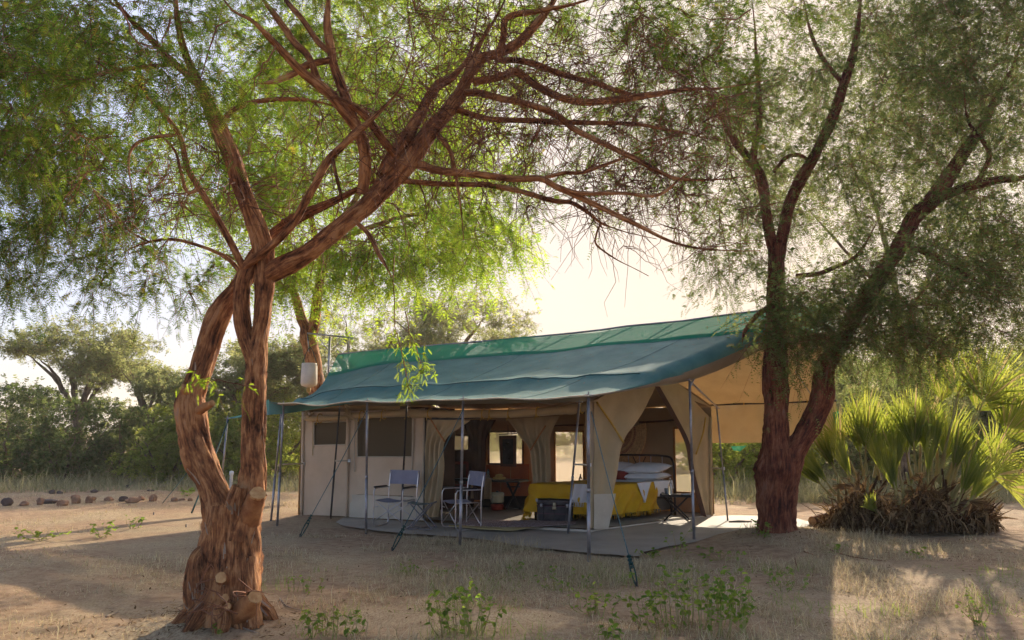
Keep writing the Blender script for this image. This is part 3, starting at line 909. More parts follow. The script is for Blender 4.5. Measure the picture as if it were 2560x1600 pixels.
stub(Q(598, 1545, 6.45), Q(638, 1492, 6.24), 0.12, 0.058, 0)
stub(Q(565, 1505, 6.4), Q(563, 1494, 6.27), 0.04, 0.030, 0)
stub(Q(575, 1520, 6.4), Q(569, 1516, 6.25), 0.035, 0.026, 0)
stub(Q(490, 1030, 6.78), Q(530, 1008, 6.62), 0.05, 0.028, 0)
stub(Q(480, 990, 6.8), Q(455, 968, 6.7), 0.05, 0.03, 0)
mb = MB()
for k in range(260):                                             # shaggy strips of bark
    px, py = rng.uniform(430, 690), rng.uniform(920, 1560)
    best = None
    for p, r in t1.limbs[:HERO1]:
        i = rng.integers(1, max(3, len(p) - 6))
        a = rng.uniform(0, 2 * math.pi)
        tdir = unit(p[i + 1] - p[i])
        sd = unit(np.cross(tdir, [math.cos(a), math.sin(a), 0.1]))
        best = (p[i] + sd * r[i] * 1.03, tdir, sd, r[i])
        if rng.random() < 0.2:
            break
    c, td, sd, r = best
    if c[2] > 2.2:
        continue
    L = rng.uniform(0.05, 0.2)
    wd = unit(np.cross(td, sd)) * rng.uniform(0.004, 0.012)
    lift = rng.uniform(0.01, 0.05)
    g = np.array([[c - wd, c + wd], [c + td * L * .5 - wd + sd * lift * .3, c + td * L * .5 + wd + sd * lift * .3], [c + td * L + sd * lift - wd * .4, c + td * L + sd * lift + wd * .4]])
    mb.grid(g)
o = mb.build('bark_strips', M['dead_wood'], root1)
o['kind'] = 'stuff'
mb = MB()
for k in range(18):                                              # dead suckers tangled at the foot
    a = Q(rng.uniform(470, 620), rng.uniform(1440, 1540), 6.25 + rng.uniform(-.1, .1))
    e = a + np.array([rng.uniform(-.25, .3), rng.uniform(-.25, 0.02), rng.uniform(-.25, .12)])
    e[2] = max(e[2], 0.04)
    mb.tube(spline([a, (a + e) / 2 + rng.normal(size=3) * .05, e], 7), np.linspace(0.007, 0.002, 7), 5)
o = mb.build('dead_suckers', M['twig'], root1)
o['kind'] = 'stuff'

# ---- the dark tree to the right of the tent
t2 = Tree(33, 1.06)
YR = 11.25
root2 = thing('forked_tree', 'dark red forked tree standing at the open end of the tent', 'tree', (G(1945, 1345)[0], YR * 1.06, 0))
t2.limb([(1944, 1380, 132), (1942, 1352, 108), (1939, 1302, 84), (1941, 1232, 86), (1950, 1175, 100), (1948, 1120, 84)], Y=YR, pool=(0, 0))
t2.limb([(1944, 1170, 66), (1940, 1107, 62), (1940, 1052, 58), (1940, 996, 58), (1937, 941, 58), (1939, 904, 55), (1936, 839, 45), (1940, 741, 41), (1942, 661, 40), (1942, 612, 40)], Y=[YR, YR, 11.3], pool=(0.6, 1))
t2.limb([(1965, 1180, 66), (1985, 1130, 58), (2010, 1090, 52), (2034, 1045, 50), (2054, 1000, 50), (2058, 955, 48), (2068, 908, 42), (2094, 868, 38), (2140, 780, 37), (2200, 690, 37), (2257, 603, 37), (2289, 540, 37), (2342, 487, 37), (2384, 423, 34), (2432, 349, 32), (2469, 296, 26), (2490, 238, 22), (2527, 175, 18), (2570, 60, 12)], Y=[YR, 11.1, 10.9, 11.0, 11.2], pool=(0.35, 1))
HERO2 = len(t2.limbs)
t2.limb([(1940, 630, 34), (1924, 582, 26), (1913, 508, 26), (1903, 444, 24), (1876, 402, 21), (1839, 354, 19), (1813, 312, 16), (1781, 254, 12), (1730, 160, 8)], Y=[11.3, 11.4, 11.8])
t2.limb([(1894, 425, 16), (1884, 391, 16), (1895, 317, 16), (1897, 238, 14), (1892, 132, 11), (1880, 0, 8)], Y=[11.35, 11.3])
t2.limb([(1944, 630, 34), (1956, 592, 28), (1972, 518, 28), (1998, 455, 29), (2035, 391, 27), (2072, 317, 26), (2098, 249, 23), (2120, 180, 23), (2136, 122, 20), (2146, 53, 17), (2151, 0, 15), (2165, -150, 9)], Y=[11.3, 11.2, 11.0])
t2.limb([(1935, 430, 10), (1970, 390, 10), (2010, 392, 9), (2040, 420, 6)], Y=[11.3, 11.2])
t2.limb([(2330, 500, 26), (2395, 476, 24), (2448, 460, 24), (2501, 450, 20), (2560, 444, 18), (2680, 400, 12)], Y=[11.1, 10.8, 10.4])
t2.limb([(2440, 462, 13), (2474, 391, 12), (2455, 350, 10), (2420, 300, 8), (2410, 220, 6)], Y=[10.9, 10.7])
t2.limb([(2100, 200, 12), (2060, 150, 11), (2030, 90, 9), (2010, 0, 7)], Y=[11.0, 11.6])
t2.limb([(2250, 610, 16), (2330, 640, 13), (2420, 690, 10), (2520, 740, 7)], Y=[11.0, 10.2])
t2.limb([(1990, 690, 12), (2060, 680, 12), (2140, 640, 10), (2190, 560, 8)], Y=[11.2, 10.6])
t2.limb([(1935, 760, 14), (1890, 790, 12), (1862, 830, 9), (1855, 860, 6)], Y=[11.2, 10.9])
blobs2 = [(2170, 330, 11.4, 360, 320, 2.0, 165), (2260, 730, 10.6, 340, 120, 1.1, 125), (2480, 180, 11.0, 210, 300, 1.8, 120), (1890, 230, 11.6, 200, 240, 1.3, 60), (2050, 520, 11.0, 200, 130, 0.9, 18), (2300, 60, 11.2, 300, 160, 1.6, 70),
          (1965, 850, 10.75, 100, 55, 0.4, 22), (2440, 590, 10.8, 170, 150, 1.2, 60), (2200, -120, 11.2, 500, 140, 2.0, 50), (1850, 600, 11.4, 130, 150, 0.8, 30), (2330, 850, 10.6, 190, 70, 0.8, 26), (2080, 780, 10.6, 140, 80, 0.7, 30), (2600, 700, 10.5, 120, 200, 1.0, 20)]
tg = np.vstack([t2.blob(*b) for b in blobs2])
t2.grow(tg, sag=0.12)
t2.wood('trunk', M['bark_dark'], root2, sides=14, ridge=0.10, lump=0.14, hero=HERO2)
t2.branches('branches', M['twig'], root2)
T, R = t2.twigs(9, 0.72, None, droop=0.22, K=3, lo=.25)
V, tint = t2.leaves(T, 8, 0.10, 0.034, 4, wid=0.008)
finish_crown(t2, root2, T, R, V, tint, M['leaf_dull'], M['twig'])

# ---- the sunlit tree behind the tent
t3 = Tree(44)
YM = 18.5
root3 = thing('sunlit_tree', 'tall tree with glowing yellow green leaves behind the tent roof', 'tree', (P(800, 1000, YM)[0], YM, 0))
t3.limb([(806, 1180, 50), (800, 1050, 44), (790, 940, 40), (779, 880, 39), (770, 840, 40), (764, 818, 30), (755, 800, 26), (746, 770, 24), (735, 730, 20), (720, 690, 16), (700, 640, 12), (660, 580, 8)], Y=YM, pool=(0.55, 1))
t3.limb([(772, 850, 30), (786, 812, 27), (791, 758, 25), (800, 700, 22), (812, 640, 20), (850, 560, 17), (900, 480, 14), (960, 380, 10), (1000, 280, 7)], Y=[YM, 18.0], pool=(0.25, 1))
t3.limb([(806, 680, 16), (790, 600, 15), (770, 500, 13), (760, 400, 11), (780, 280, 8), (800, 150, 6)], Y=[YM, 19.2])
t3.limb([(830, 610, 14), (920, 570, 12), (1020, 540, 10), (1130, 530, 8), (1230, 540, 5)], Y=[18.2, 17.0])
t3.limb([(735, 730, 12), (660, 690, 10), (590, 650, 8), (520, 620, 6)], Y=[YM, 17.6])
blobs3 = [(850, 330, 18.0, 330, 230, 2.2, 120), (660, 540, 18.0, 180, 160, 1.6, 40), (1130, 600, 17.2, 190, 100, 1.5, 46), (960, 120, 18.5, 420, 200, 2.6, 80), (1130, 330, 18.0, 200, 230, 2.0, 50), (780, 690, 17.8, 160, 70, 1.2, 26), (560, 380, 18.5, 180, 180, 1.8, 40), (930, 620, 17.6, 140, 80, 1.2, 26)]
tg = np.vstack([t3.blob(*b) for b in blobs3])
t3.grow(tg, sag=0.12, rscale=0.012)
t3.wood('trunk', M['bark'], root3, sides=12)
t3.branches('branches', M['twig'], root3, 4)
T, R = t3.twigs(9, 0.9, None, droop=0.35, rad=0.006)
V, tint = t3.leaves(T, 9, 0.20, 0.07, 4, wid=0.014)
finish_crown(t3, root3, T, R, V, tint, M['leaf_bright'], M['twig'])

# ---- a tree in the gap behind the forked tree
t5 = Tree(57)
root5 = thing('hazy_tree', 'pale hazy tree standing behind the forked tree and palm clump', 'tree', (P(2252, 1000, 20.0)[0], 20.0, 0))
t5.limb([(2262, 1200, 26), (2258, 1080, 24), (2254, 980, 22), (2250, 880, 20), (2244, 780, 17), (2230, 680, 14), (2200, 560, 11), (2160, 420, 8), (2120, 280, 5)], Y=20.0, pool=(0.4, 1))
t5.limb([(2250, 870, 14), (2290, 760, 12), (2350, 640, 10), (2420, 520, 8), (2480, 380, 5)], Y=[20.0, 20.6])
t5.limb([(2246, 800, 10), (2180, 700, 9), (2090, 600, 7), (2000, 500, 5)], Y=[20.0, 19.4])
tg = np.vstack([t5.blob(*b) for b in [(2150, 400, 20, 400, 300, 2.6, 30), (2440, 380, 20.4, 230, 330, 2.4, 50), (1960, 330, 20, 230, 260, 2.0, 26), (2320, 120, 20.5, 330, 180, 2.4, 40), (2220, 900, 20, 140, 70, 1.4, 14)]])
t5.grow(tg, sag=.12, rscale=.012)
t5.wood('trunk', M['bark_grey'], root5, sides=10)
t5.branches('branches', M['twig'], root5, 4)
T, R = t5.twigs(9, 1.0, None, droop=.3, rad=.006, K=3)
V, tint = t5.leaves(T, 9, 0.18, 0.06, 3, wid=0.014)
finish_crown(t5, root5, T, R, V, tint, M['leaf_dull'], M['twig'])

# ---- trees beyond the left edge whose boughs hang into the picture
t4 = Tree(52)
root4 = thing('overhanging_tree', 'dark leafy boughs hanging down at the far left edge', 'tree', (P(-420, 1200, 10.0)[0], 10.0, 0))
b4 = np.array(root4.location)
t4.limb3(np.array([b4 + (0, 0, -.1), b4 + (0.1, 0, 1.5), b4 + (0.3, -.1, 3.0), b4 + (0.9, -.2, 4.3), P(20, 330, 9.6), P(140, 380, 9.4), P(230, 460, 9.2)]), np.array([.22, .19, .17, .13, .07, .04, .015]), pool=(0.4, 1))
t4.limb3(np.array([b4 + (0.3, -.1, 2.9), P(-150, 350, 9.6), P(-20, 200, 9.4), P(120, 120, 9.0)]), np.array([.12, .09, .06, .02]), pool=(0.2, 1))
blobs4 = [(60, 430, 9.4, 170, 160, 1.0, 50), (20, 640, 9.4, 80, 120, 0.7, 26), (210, 520, 9.2, 150, 110, 0.8, 26), (60, 100, 9.2, 200, 170, 1.2, 84), (330, 420, 9.0, 150, 130, 0.8, 16), (-150, 300, 9.6, 160, 300, 1.5, 30)]
tg = np.vstack([t4.blob(*b) for b in blobs4])
t4.grow(tg, sag=0.12)
t4.wood('trunk', M['bark_grey'], root4, sides=12)
t4.branches('branches', M['twig'], root4, 4)
T, R = t4.twigs(9, 0.5, None, droop=0.45)
V, tint = t4.leaves(T, 8, 0.11, 0.036, 5, wid=0.006)
finish_crown(t4, root4, T, R, V, tint, M['leaf'], M['twig'])

# ---- flat topped thorn trees and bushes beyond the camp
def umbrella(name, label, base, h, spread, seed, nlim=6, flat=0.16, group=None, leafs='leaf_acacia', mix=46, tiers=3):
    t = Tree(seed)
    b = np.array(base, float)
    root = thing(name, label, 'tree', b, group=group)
    f = b + np.array([t.r.normal() * .1, 0, h * 0.33])
    t.limb3(np.array([b - (0, 0, .1), b + (0.02 * h, 0, h * .15), f]), np.array([0.036, .03, .026]) * h, pool=(0.7, 1))
    for k in range(nlim):
        a = 2 * math.pi * (k + t.r.random() * .6) / nlim
        e = b + np.array([math.cos(a) * spread * .62, math.sin(a) * spread * .62, h * t.r.uniform(0.66, 0.92)])
        m = f + np.array([math.cos(a) * spread * .22, math.sin(a) * spread * .22, h * .28])
        t.limb3(np.array([f - (0, 0, .1), m, e]), np.array([0.018, .012, .004]) * h, pool=(0.25, 1), wig=0.06)
    tgs = []
    for k in range(tiers * 5):
        a, rr = t.r.random() * 2 * math.pi, spread * math.sqrt(t.r.random()) * .85
        c = b + np.array([math.cos(a) * rr, math.sin(a) * rr, h * (0.97 - 0.30 * (rr / spread) ** 2 - t.r.random() * .30)])
        n = mix // 5 + 1
        d = unit(t.r.normal(size=(n, 3))) * (t.r.random(n) ** .5)[:, None]
        tgs.append(c + d * np.array([spread * .34, spread * .34, h * flat * .5]))
    t.grow(np.vstack(tgs), sag=0.04, K=7, rscale=0.010, rmax=0.05)
    t.wood('trunk', M['bark_grey'], root, sides=8, ridge=0, lump=.1)
    t.branches('branches', M['twig'], root, 4)
    T, R = t.twigs(9, 0.10 * spread + .3, None, droop=-0.12, rad=0.006, K=3)
    T[:, :, 2] += (T[:, :1, 2] - T[:, :, 2]) * .45
    V, tint = t.leaves(T, 7, 0.16, 0.075, 2, wid=0.024, droop=0.0)
    finish_crown(t, root, T, R, V, tint, M[leafs], M['twig'])
    return root

def at(px, Y):
    return np.array([(px - CX) / (F_PX * cP) * Y * 1.0, Y, 0.0])

umbrella('thorn_tree', 'broad flat topped thorn tree above the bushes on the left', at(215, 31), 5.6, 3.6, 61, 7, mix=58, tiers=4)
umbrella('thorn_tree', 'smaller thorn tree between the broad thorn tree and the twin stemmed trunk', at(395, 29), 4.4, 1.9, 62, 6)
umbrella('thorn_tree', 'wide thorn tree showing above the roof ridge', at(1110, 34), 7.9, 3.9, 63, 8, mix=58, tiers=4)
umbrella('thorn_tree', 'dense dark thorn tree behind the left end of the roof', at(640, 26), 4.4, 2.5, 64, 7, flat=.5, mix=58, tiers=4)
umbrella('thorn_tree', 'pale thorn tree half hidden behind the hanging water tank', at(900, 38), 7.6, 3.2, 65, 7, flat=.4)

def bush(name, label, h, w, seed, leafs, group, per=10, n=70, cat='bush'):
    t = Tree(seed)
    root = thing(name, label, cat, (0, 0, 0), group=group)
    for k in range(7):
        a = 2 * math.pi * k / 7 + t.r.random()
        t.limb3(np.array([[0.1 * math.cos(a), 0.1 * math.sin(a), -.1], [w * .2 * math.cos(a), w * .2 * math.sin(a), h * .35], [w * .42 * math.cos(a), w * .42 * math.sin(a), h * t.r.uniform(.55, .85)]]), np.array([.05, .035, .01]), pool=(0.1, 1), wig=.08)
    d = unit(t.r.normal(size=(n, 3))) * (t.r.random(n) ** .4)[:, None]
    d[:, 2] = np.abs(d[:, 2])
    tg = d * np.array([w * .5, w * .5, h * .95]) + np.array([0, 0, h * .05])
    tg += t.r.normal(size=tg.shape) * .15
    t.grow(tg, sag=.05, K=6, rmax=.03)
    t.wood('stems', M['bark_grey'], root, sides=6, ridge=0, lump=0)
    t.branches('branches', M['twig'], root, 3)
    T, R = t.twigs(per, 0.5, None, droop=.1, rad=0.005, K=3)
    V, tint = t.leaves(T, 8, 0.15, 0.08, 2, wid=0.03, droop=.1)
    finish_crown(t, root, T, R, V, tint, M[leafs], M['twig'])
    return root

bushA = bush('thicket_bush', 'rounded green bush in the thicket behind the stones', 3.0, 4.2, 71, 'leaf_bush', 'bushes on the left')
bushB = bush('thicket_bush', 'dark olive bush', 3.6, 4.6, 72, 'leaf_dull', 'bushes on the left')
bushC = bush('thicket_bush', 'tall grey green bush beyond the tent', 5.2, 4.6, 73, 'leaf_acacia', 'tall bushes behind the camp', n=90)
def put(proto, first, spots, label, group):
    for k, (px, Y, s) in enumerate(spots):
        p = at(px, Y)
        rz = random.uniform(0, 6.28)
        sc = (s * random.uniform(.9, 1.15), s * random.uniform(.9, 1.15), s)
        if k == 0 and first:
            proto.location = p; proto.rotation_euler = (0, 0, rz); proto.scale = sc
            o = proto
        else:
            o = copy_tree(proto, p, rz, sc)
        o['label'] = label if isinstance(label, str) else label[k]
        o['group'] = group
put(bushB, True, [(40, 26, .85), (190, 25.5, .72), (330, 26.5, .66), (-90, 27, .95), (120, 31, .9), (280, 33, .8)], ['dark olive bush behind the left end of the stone row', 'dark olive bush behind the middle of the stone row', 'dark olive bush behind the right part of the stone row', 'dark olive bush cut off by the left picture edge', 'farther dark bush under the broad thorn tree trunk', 'farther dark bush right of the broad thorn tree'], 'dark bushes on the left')
put(bushA, True, [(440, 25, .7), (540, 27, .85), (610, 24.5, .75), (690, 26, .9), (500, 34, 1.0), (740, 30, 1.0), (590, 33, 1.0)], ['low sunlit bush just left of the curved stem', 'sunlit bush framed between the two stems', 'sunlit bush directly behind the straight stem', 'sunlit bush between the straight stem and tent corner', 'farther sunlit bush above the white post', 'farther sunlit bush beside the tent corner', 'farther sunlit bush behind the straight stem'], 'sunlit bushes left of the tent')
put(bushC, True, [(1830, 30, 1.0), (1960, 28, .9), (2100, 27, 1.15), (2240, 29, 1.2), (2400, 27, 1.1), (2540, 26, 1.0), (2660, 24, 1.1), (2180, 22, .8), (1760, 36, 1.0)], ['tall grey bush seen under the raised tent end', 'tall grey bush behind the forked trunk', 'tall grey bush left of the palm clump', 'tall grey bush behind the middle of the palm clump', 'tall grey bush behind the right side of the palms', 'tall grey bush at the right edge', 'tall grey bush beyond the right edge', 'nearer grey bush close behind the palm clump', 'farther grey bush behind the bedside table'], 'tall bushes on the right')
put(bushA, False, [(1900, 24, .7), (1800, 23, .65), (2080, 36, 1.4), (2330, 35, 1.5), (2500, 34, 1.5)], ['low sunlit bush left of the forked trunk', 'low sunlit bush beside the spacer bar', 'distant sunlit bush between trunk and palms', 'distant sunlit bush above the palms', 'distant sunlit bush near the right edge'], 'sunlit bushes right of the tent')
put(bushC, False, [(1000, 44, 1.0), (1250, 48, .9), (1450, 46, .9), (1640, 44, .9), (60, 42, .8), (350, 45, .8), (650, 44, .9), (850, 42, 1.0), (1150, 42, 1.0), (-150, 40, .9), (-250, 30, .8)], 'distant bush closing off the plain', 'distant bushes')

# ------------------------------------------------------------------ the tent
tC = np.array([1.24, 12.6])                  # front corner by the open end
tL = np.array([-3.99, 15.2])                 # front corner, far end
tR = np.array([3.70, 14.9])                  # rear corner by the open end
tB = tL + (tR - tC)
tu = unit(tC - tL)
tv_ = unit(tR - tC)
nF = np.array([tu[1], -tu[0], 0.0])          # front wall normal, towards the camera side
if nF[1] > 0:
    nF = -nF
nG = np.array([tv_[1], -tv_[0], 0.0])
WALL = 2.0
FLOOR = 0.07
tent = thing('safari_tent', 'long tan canvas safari tent with tied back doors under a teal roof', 'tent', ((tC[0] + tL[0]) / 2, (tC[1] + tL[1]) / 2, 0))
Fr = lambda px, py, off=0.0: on_plane(px, py, tL, tC, off)
Ga = lambda px, py, off=0.0: on_plane(px, py, tC, tR, off)
Ba = lambda px, py, off=0.0: on_plane(px, py, tB, tR, off)
V3 = lambda p, z: np.array([p[0], p[1], z])

def sheet(corners, nu=10, nv=10, wave=0.0, n=None, seed=0, freq=3.0):
    """a cloth panel: corners tl, tr, br, bl, with gentle ripples along n"""
    tl, tr, br, bl = [np.asarray(c, float) for c in corners]
    a = np.linspace(0, 1, nu)[None, :, None]
    b = np.linspace(0, 1, nv)[:, None, None]
    g = (tl * (1 - a) + tr * a) * (1 - b) + (bl * (1 - a) + br * a) * b
    if wave and n is not None:
        g = g + fbm((g * freq).reshape(-1, 3), seed, 2).reshape(g.shape[:2])[:, :, None] * wave * np.asarray(n)
    return g

def front_panel(name, px0, px1, top, bot, mat, off=0.0, wave=0.012, seed=0, nu=14, nv=22):
    """panel of the front wall between two image columns; top, bot give (y at px0, y at px1)"""
    g = sheet([Fr(px0, top[0], off), Fr(px1, top[1], off), Fr(px1, bot[1], off), Fr(px0, bot[0], off)], nu, nv, wave, nF, seed)
    mb = MB()
    mb.grid(g)
    mb.grid(g[:, ::-1] - nF * 0.004)
    return mb.build(name, M[mat], tent)

# front wall: panel with small window, panel with large window, narrow strip before the doorway
front_panel('wall_panel', 757, 785, (1030, 1031), (1287, 1288), 'canvas_wall', seed=1)
front_panel('wall_panel', 785, 870, (1112, 1110), (1288, 1291), 'canvas_wall', seed=2)
front_panel('wall_panel', 785, 870, (1030, 1029), (1057, 1055), 'canvas_wall', seed=3, nv=6)
front_panel('wall_panel', 870, 893, (1028, 1028), (1291, 1293), 'canvas_wall', 0.01, seed=4)
front_panel('wall_panel', 893, 1032, (1141, 1141), (1236, 1240), 'canvas_wall', seed=5)
front_panel('wall_panel', 893, 1032, (1027, 1022), (1046, 1041), 'canvas_wall', seed=6, nv=6)
front_panel('wall_panel', 1032, 1062, (1022, 1020), (1241, 1243), 'canvas_wall', 0.004, seed=7)
front_panel('mud_skirt', 874, 1062, (1236, 1243), (1293, 1301), 'canvas_pale', -0.006, 0.02, seed=8)
front_panel('window_net', 785, 870, (1055, 1053), (1114, 1112), 'window_net', 0.02, 0.004, seed=9)
front_panel('window_net', 893, 1032, (1044, 1039), (1143, 1143), 'window_net', 0.02, 0.004, seed=10)
for x0, x1, ya, yb, yc, yd in ((785, 868, 1056, 1054, 1114, 1111), (893, 1031, 1045, 1040, 1142, 1142)):
    mb = MB(); mb.tube([Fr(x0, ya, -.01), Fr(x1, yb, -.01)], .010, 5); mb.tube([Fr(x1, yb, -.01), Fr(x1, yd, -.01)], .010, 5); mb.tube([Fr(x1, yd, -.01), Fr(x0, yc, -.01)], .010, 5); mb.tube([Fr(x0, yc, -.01), Fr(x0, ya, -.01)], .010, 5)
    mb.build('window_border', M['canvas_pale'], tent)
def post(name, a, b, w, mat='canvas_wall', off=-0.02):
    mb = MB()
    q = spline([a, (np.asarray(a) + b) / 2 + rng.normal(size=3) * .004, b], 8)
    mb.tube(q + nF * -off, w, 8)
    return mb.build(name, M[mat], tent)
post('corner_piping', Fr(760, 1030), Fr(755, 1290), 0.028)
post('seam_post', Fr(872, 1026), Fr(868, 1291), 0.030)
post('seam_post', Fr(889, 1040), Fr(888, 1180), 0.010, 'canvas_pale')
post('seam_post', Fr(1036, 1022), Fr(1031, 1185), 0.014, 'canvas_pale')
post('door_post', Fr(1061, 1043), Fr(1058, 1296), 0.012, 'canvas_pale')
post('door_post', Fr(1064.5, 1043), Fr(1061, 1296), 0.008, 'black')
post('window_tape', Fr(783, 1042), Fr(783, 1138), 0.008, 'canvas')
post('window_tape', Fr(866, 1100), Fr(865, 1140), 0.006, 'canvas')
# rolled up canvas along the top of the front wall, tied with tapes
def roll(pts, r, name='rolled_blind', mat='canvas', seed=0):
    q = spline(pts, 60)
    v, f = tube_geo(q, r * (1 + 0.16 * vnoise(np.column_stack([np.linspace(0, 14, 60), np.zeros(60), np.zeros(60)]), seed)), 14)
    v += (fbm(v * np.array([5, 5, 14.0]), seed, 2) * 0.014)[:, None] * np.array([0.2, -0.6, 0.6])
    mb = MB()
    mb.add(v, f)
    return mb.build(name, M[mat], tent)
r1 = roll([Fr(1030, 1033, -.06), Fr(1150, 1035, -.07), Fr(1300, 1033, -.07), Fr(1400, 1026, -.06), Fr(1468, 1018, -.06)], 0.075, seed=3)
r2 = roll([Fr(872, 1040, -.05), Fr(950, 1036, -.06), Fr(1040, 1030, -.05)], 0.055, seed=5)
r3 = roll([Fr(762, 1046, -.04), Fr(810, 1046, -.05), Fr(868, 1044, -.04)], 0.05, seed=6)
for px, rr, y in ((1075, r1, 1034), (1210, r1, 1034), (1228, r1, 1034), (1275, r1, 1033), (1345, r1, 1030), (1455, r1, 1020), (905, r2, 1038), (960, r2, 1036), (1022, r2, 1031), (800, r3, 1046)):
    c = Fr(px, y, -.06)
    mb = MB()
    a = np.linspace(0, 2 * math.pi, 16)
    mb.tube(c + 0.082 * (np.cos(a)[:, None] * np.array([0, 0, 1]) + np.sin(a)[:, None] * nF), 0.009, 6)
    mb.tube(spline([c + nF * .08, c + nF * .09 - (0, 0, .06), c + nF * .085 - np.array([.02, 0, .12])], 6), 0.007, 5)
    mb.build('tie_tape', M['strap'], rr)
for px, py in ((868, 1032), (772, 1038), (880, 1040)):                 # bunched knots of tape at the posts
    mb = MB()
    c = Fr(px, py, -.07)
    for k in range(5):
        e = rng.normal(size=(5, 3)) * 0.05
        mb.tube(spline(np.vstack([c + e[0], c + e[1], c + e[2], c + e[3] - (0, 0, .05)]), 12), 0.011, 5)
    mb.build('tape_knot', M['canvas'], tent)
# dark band above the doorway
mb = MB()
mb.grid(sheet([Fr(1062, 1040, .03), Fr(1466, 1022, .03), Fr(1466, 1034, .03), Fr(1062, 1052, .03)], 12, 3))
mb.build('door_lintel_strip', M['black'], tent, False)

def curtain(name, plane, left, right, mat, folds=5, amp=0.05, n=None, off=0.0, nu=40, nv=40, seed=0, parent=None, gather=None):
    """gathered canvas between two edge curves given in image columns/rows, hanging in a wall plane"""
    l, r = spline(left, nv), spline(right, nv)
    g = np.zeros((nv, nu, 3))
    wid = np.abs(r[:, 0] - l[:, 0])
    tight = 1 - wid / wid.max()
    for i in range(nv):
        for j in range(nu):
            s = j / (nu - 1)
            g[i, j] = plane(l[i, 0] * (1 - s) + r[i, 0] * s, l[i, 1] * (1 - s) + r[i, 1] * s, off)
            g[i, j] += n * amp * (0.18 + tight[i]) * (math.sin(s * folds * 2 * math.pi + 0.6 * math.sin(i * .2)) + 0.4 * math.sin(s * folds * 5.3 + i * .1))
    g += (fbm((g * 4).reshape(-1, 3), seed, 2).reshape(nv, nu) * 0.015)[:, :, None] * n
    mb = MB()
    mb.grid(g)
    mb.grid(g[:, ::-1] - n * 0.006)
    return mb.build(name, M[mat], parent or tent)

# doorway in the front wall: left curtain tied back, dark flap beyond it
c1 = curtain('door_curtain', Fr, [(1066, 1049), (1066, 1100), (1058, 1180), (1042, 1294)], [(1176, 1051), (1112, 1104), (1108, 1180), (1096, 1292)], 'canvas', 4, 0.05, nF, 0.02, seed=11)
mb = MB(); q = spline([Fr(1078, 1050, -.05), Fr(1095, 1078, -.09), Fr(1112, 1104, -.09)], 8); mb.tube(q, 0.014, 6); mb.build('tie_back', M['strap_red'], c1)
Mid = lambda px, py, off=0.0: on_plane(px, py, tL, tC, 1.25 + off)
c2 = curtain('inner_curtain', Mid, [(1268, 1048), (1300, 1090), (1322, 1124), (1328, 1180), (1338, 1275)], [(1400, 1040), (1378, 1085), (1374, 1127), (1376, 1180), (1374, 1275)], 'canvas', 4, 0.05, nF, 0.0, seed=12)
mb = MB(); mb.tube(spline([Mid(1364, 1064, -.08), Mid(1345, 1094, -.1), Mid(1326, 1126, -.1)], 8), 0.014, 6); mb.build('tie_back', M['strap_red'], c2)
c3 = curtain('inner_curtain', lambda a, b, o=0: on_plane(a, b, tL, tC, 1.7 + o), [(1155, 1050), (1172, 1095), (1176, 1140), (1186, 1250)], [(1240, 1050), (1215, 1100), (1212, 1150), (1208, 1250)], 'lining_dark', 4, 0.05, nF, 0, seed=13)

# gable end: left flap drawn back, right flap with dark zip edge
g1 = curtain('end_flap', Ga, [(1485, 1000), (1485, 1110), (1485, 1200), (1484, 1322)], [(1640, 966), (1602, 1042), (1559, 1107), (1544, 1190), (1519, 1322)], 'canvas', 1.6, 0.032, nG, 0.0, seed=14)
mb = MB(); mb.tube(spline([Ga(1492, 1005, -.03), Ga(1530, 1060, -.06), Ga(1559, 1107, -.09)], 8), 0.016, 6); mb.build('tie_back', M['strap'], g1)
mb = MB(); mb.grid(sheet([Ga(1485, 1236, -.03), Ga(1541, 1234, -.035), Ga(1520, 1323, -.035), Ga(1484, 1323, -.03)], 10, 8, .015, nG, 4)); mb.build('mud_skirt', M['canvas_pale'], g1)
g2 = curtain('end_flap', Ga, [(1648, 966), (1690, 1040), (1722, 1110), (1736, 1190), (1768, 1306)], [(1716, 985), (1760, 1028), (1775, 1060), (1776, 1190), (1780, 1308)], 'canvas', 2, 0.03, nG, 0.0, seed=15)
mb = MB()
ed = spline([Ga(1643, 966, -.02), Ga(1685, 1040, -.02), Ga(1719, 1110, -.03), Ga(1733, 1190, -.03), Ga(1764, 1306, -.02)], 24)
mb.grid(np.stack([ed - np.array([.05, .03, 0]), ed + np.array([.05, .03, 0])], 1))
mb.build('zip_edge', M['lining_dark'], g2)
mb = MB(); mb.tube(spline([Ga(1764, 1044, -.05), Ga(1757, 1085, -.10), Ga(1740, 1136, -.06)], 10), 0.014, 6); mb.build('tie_back', M['strap'], g2)
mb = MB(); mb.tube([Ga(1775, 1042), Ga(1776, 1180), Ga(1778, 1310)], 0.035, 8); mb.build('corner_piping', M['canvas'], g2)
# corner piece between the front doorway and the gable
g = sheet([Fr(1462, 1003), Ga(1490, 1000), Ga(1490, 1322), Fr(1471, 1320)], 6, 20, .006, nF, 3)
mb = MB(); mb.grid(g); mb.grid(g[:, ::-1] + np.array([0, .01, 0])); mb.build('corner_panel', M['canvas_wall'], tent)
mb = MB(); mb.tube([Fr(1467, 1006, -.01), Fr(1474, 1150, -.01), Fr(1481, 1320, -.01)], 0.03, 8); mb.build('corner_piping', M['canvas'], tent)

